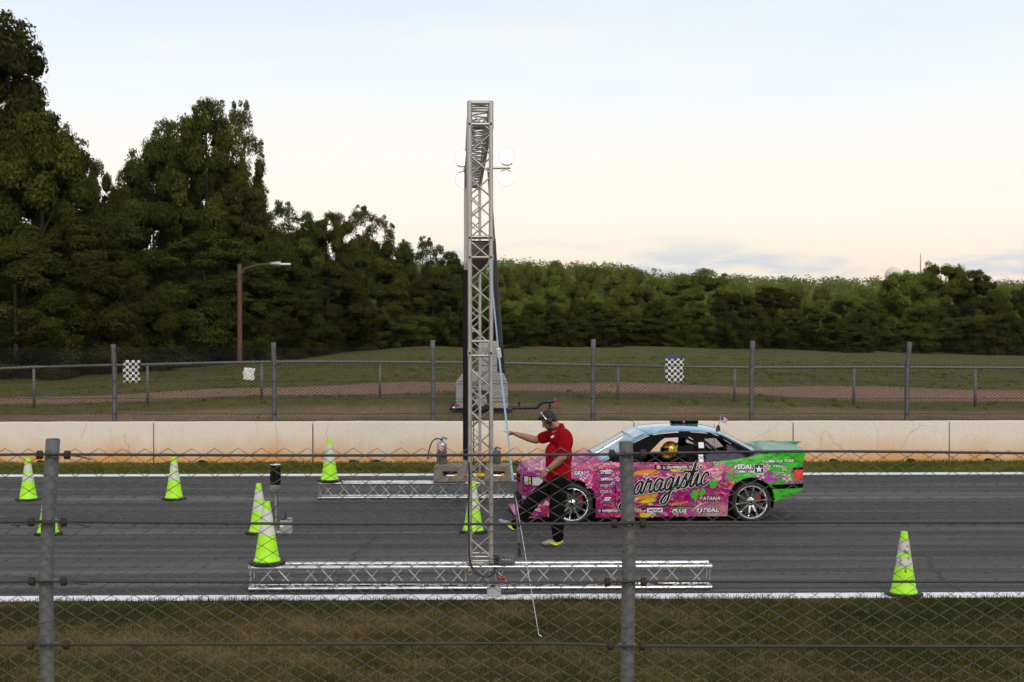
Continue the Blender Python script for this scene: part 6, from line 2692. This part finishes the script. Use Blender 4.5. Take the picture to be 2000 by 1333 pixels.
# collar, placket badge
cb0 = NECK + Vector((.0, 0, -.01))
b = MB()
V = []
ring = [(math.cos(a), math.sin(a)) for a in np.linspace(2.6, -2.6, 18)]
pts = [cb0 + Vector((.076 * c_ + .0, .078 * s_, -.020 + .035 * c_)) for c_, s_ in ring]
pts2 = [cb0 + Vector((.066 * c_ + .0, .068 * s_, .022 + .03 * c_)) for c_, s_ in ring]
n = len(pts)
b.add(pts + pts2, [(i, i + 1, n + i + 1, n + i) for i in range(n - 1)])
co = b.build('collar', MAT['shirt'], man, smooth=True)
co.modifiers.new('t', 'SOLIDIFY').thickness = .006
bp = mp(1079, 853, -.17)
MB().box(bp + Vector((0, -.02, 0)), (.045, .004, .022), M=Matrix.Rotation(R(-35), 3, 'Y')).build('chest_logo', MAT['inkwhite'], man)
# trousers
b = MB()
b.ellipsoid(mp(1091, 942, 0), (.168, .178, .13))
for H, K, A, kk in ((H_N, K_N, A_N, 0), (H_F, K_F, A_F, 1)):
    capsule(b, H + Vector((0, 0, .02)), K, .130, .098, 14)
    capsule(b, K, K.lerp(A, .45), .098, .094, 14)
    capsule(b, K.lerp(A, .45), A + (A - K).normalized() * .02, .094, .074, 14)
fuse(b, 'trousers', MAT['trouser'], man, .010, 5, .5)


def shoe(A, heel, toe, label):
    d = (toe - heel)
    L = d.length
    d.normalize()
    up_ = Vector((0, 0, 1)) - d * d.z
    up_.normalize()
    side = d.cross(up_)
    M = Matrix((d, side, up_)).transposed()
    o = empty('shoe')
    o.parent = man
    b = MB()
    b.ellipsoid(heel + d * (L * .22) + up_ * .055, (.075, .042, .052), M)
    b.ellipsoid(heel + d * (L * .52) + up_ * .045, (.10, .045, .042), M)
    b.ellipsoid(heel + d * (L * .78) + up_ * .036, (.072, .047, .032), M)
    b.ellipsoid(heel + d * (L * .22) + up_ * .095, (.05, .040, .045), M)
    u = fuse(b, 'upper', MAT['shoe'], o, .008, 4, .5)
    b = MB()
    ou = []
    for k in range(24):
        a = k * 2 * math.pi / 24
        ca_, sa_ = math.cos(a), math.sin(a)
        ou.append((L * .5 + L * .52 * ca_, (.046 if ca_ > 0 else .040) * sa_))
    b.prism(ou, lambda uu, vv, s: heel + d * uu + side * vv + up_ * (.0 + .024 * s + (.02 * max(0, (uu / L - .75)) * 2)))
    b.build('sole', MAT['sole'], o, bevel=.004)
    # curved neon side flash
    b = MB()
    tck = [(.70, .060, .004), (.45, .035, .016), (.30, .032, .020), (.16, .045, .014), (.02, .080, .004)]
    V = []
    for (t, h, w) in tck:
        yy = -.0475 if t < .65 else -.046
        V += [heel + d * (L * t) + up_ * (h + w) + Vector((0, yy - .006, 0)), heel + d * (L * t) + up_ * (h - w) + Vector((0, yy - .006, 0))]
    b.add(V, [(2 * i, 2 * i + 2, 2 * i + 3, 2 * i + 1) for i in range(len(tck) - 1)])
    b.build('flash', MAT['neon'], o)


shoe(A_N, Vector((mp(1100, 1058, -.10).x, -.10, .0)), Vector((mp(1058, 1064, -.10).x, -.10, .0)), '')
hl_, te_ = mp(1010, 1041, .10), mp(971, 1020, .10)
shoe(A_F, hl_, te_, '')
# hair, beard, headset
b = MB()
b.ellipsoid(HEAD + upv * .052 - fw * .022, (.100, .083, .088), tilt)
b.ellipsoid(HEAD + upv * .0 - fw * .060, (.055, .074, .085), tilt)
b.ellipsoid(HEAD + upv * .098 + fw * .055, (.052, .055, .032), tilt)
fuse(b, 'hair', MAT['hair'], man, .007, 3, .4)
b = MB()
b.ellipsoid(HEAD + upv * -.092 + fw * .05, (.042, .046, .032), tilt)
b.ellipsoid(HEAD + upv * -.060 + fw * .02, (.05, .060, .030), tilt)
b.ellipsoid(HEAD + upv * -.050 + fw * .090, (.012, .030, .007), tilt)
fuse(b, 'beard', MAT['hair'], man, .006, 3, .4)
hs = empty('headset')
hs.parent = man
MB().tube([HEAD + upv * (.12 * math.cos(a)) + Vector((0, .096 * math.sin(a), 0)) + fw * .018 + upv * .02 for a in np.linspace(-1.55, 1.55, 18)], .010, 8).build('headband', MAT['steel'], hs, smooth=True)
MB().tube([HEAD + upv * (.128 * math.cos(a)) + Vector((0, .100 * math.sin(a), 0)) + fw * .018 + upv * .02 for a in np.linspace(-.6, .6, 10)], .014, 8).build('headband_pad', MAT['bluerope'], hs, smooth=True)
for sy in (-1, 1):
    b = MB()
    b.ellipsoid(HEAD + Vector((0, sy * .098, 0)) + upv * .0, (.040, .026, .046), tilt)
    b.build('ear_cup', MAT['black'], hs, smooth=True)
MB().tube(catmull([HEAD + Vector((0, -.11, 0)) - upv * .03, HEAD + Vector((0, -.10, 0)) - upv * .075 + fw * .04, HEAD + Vector((0, -.04, 0)) - upv * .07 + fw * .105], 5), .005, 6).build('mic_boom', MAT['black'], hs)
wb = W_N.lerp(E_N, .06)
ad_ = (E_N - W_N).normalized()
MB().tube([wb - ad_ * .008, wb + ad_ * .008], .037, 14).build('bracelet', MAT['steel'], man, smooth=True)

# driver -------------------------------------------------------------
hx, hz_ = CL(1309, 879, -.36)
DRV = car.matrix_basis @ Vector((hx + .12, -.36, .22))
drv = tag(empty('person', DRV, CAR_YAW), 'person driving the race car in dark suit and red, yellow and green helmet', 'person')
HC = Vector((-.12 + .0, 0, hz_ - .22))


def mat_helmet():
    t = NT('helmet_paint')
    n = t.noise(t.coords('Object', (1, .3, 1.6), rot=(0, R(25), 0)), 9, 3, .5, 1.6)
    c = t.ramp(n, [(.30, (.30, .55, .02)), (.42, (.72, .66, .01)), (.52, (.62, .02, .03)), (.60, (.55, .01, .03)), (.66, (.75, .68, .02)), (.74, (.03, .03, .03))], 'CONSTANT')
    t.set(Base_Color=c, Roughness=.2, Coat_Weight=.8)
    return t.mat


b = MB()
capsule(b, HC + Vector((.05, 0, -.10)), HC + Vector((.10, 0, -.30)), .06, .08)
b.ellipsoid(HC + Vector((.12, 0, -.34)), (.13, .20, .14))
capsule(b, HC + Vector((.14, 0, -.38)), HC + Vector((.05, 0, -.62)), .15, .14)
for sy in (-1, 1):
    S = HC + Vector((.10, sy * .18, -.28))
    E = HC + Vector((-.10, sy * .24, -.42))
    W = Vector((1.76 - hx - .12 + .0, sy * .15, .86 - .22 - .02))
    capsule(b, S, E, .055, .048)
    capsule(b, E, W, .046, .034)
    capsule(b, W, W + Vector((-.05, 0, .02)), .036, .03)
    capsule(b, HC + Vector((.0, sy * .10, -.64)), HC + Vector((-.42, sy * .12, -.56)), .085, .06)
fuse(b, 'body', cloth('race_suit', (.025, .012, .014)), drv, .014, 5, .5)
b = MB()
b.ellipsoid(HC, (.142, .118, .135))
b.ellipsoid(HC + Vector((-.055, 0, -.075)), (.095, .088, .070))
hm = fuse(b, 'helmet', mat_helmet(), drv, .009, 5, .5)
V, F = [], []
for i, a in enumerate(np.linspace(-1.25, 1.25, 14)):
    for h, rr in ((-.035, 1.04), (.005, 1.035), (.04, 1.0)):
        V.append(HC + Vector((-.146 * rr * math.cos(a), .124 * rr * math.sin(a), h)))
F = [(3 * i + k, 3 * i + 3 + k, 3 * i + 4 + k, 3 * i + 1 + k) for i in range(13) for k in range(2)]
MB().add(V, F).build('visor', MAT['ink'], hm, smooth=True)

# small print on the extinguisher
v2, fs, raw = fit_text('FD', er * 1.1, eh * .13, .03)
x0_ = -er * .55 - er * .25
V = []
for a_, c_ in v2:
    x = x0_ + a_ + .0
    yy = -math.sqrt(max(1e-5, er * er - min(er * .98, abs(x)) ** 2)) - .004
    V.append((x, yy, eh * .52 + c_))
pl_ = MB()
pv = []
for i in range(7):
    x = x0_ - .01 + (er * 1.1 + .02) * i / 6
    yy = -math.sqrt(max(1e-5, er * er - min(er * .98, abs(x)) ** 2)) - .002
    pv += [(x, yy, eh * .50), (x, yy, eh * .67)]
pl_.add(pv, [(2 * i, 2 * i + 2, 2 * i + 3, 2 * i + 1) for i in range(6)])
pl_.build('sticker', MAT['inkred'], ex1)
MB().add(V, fs).build('lettering', MAT['inkwhite'], ex1)
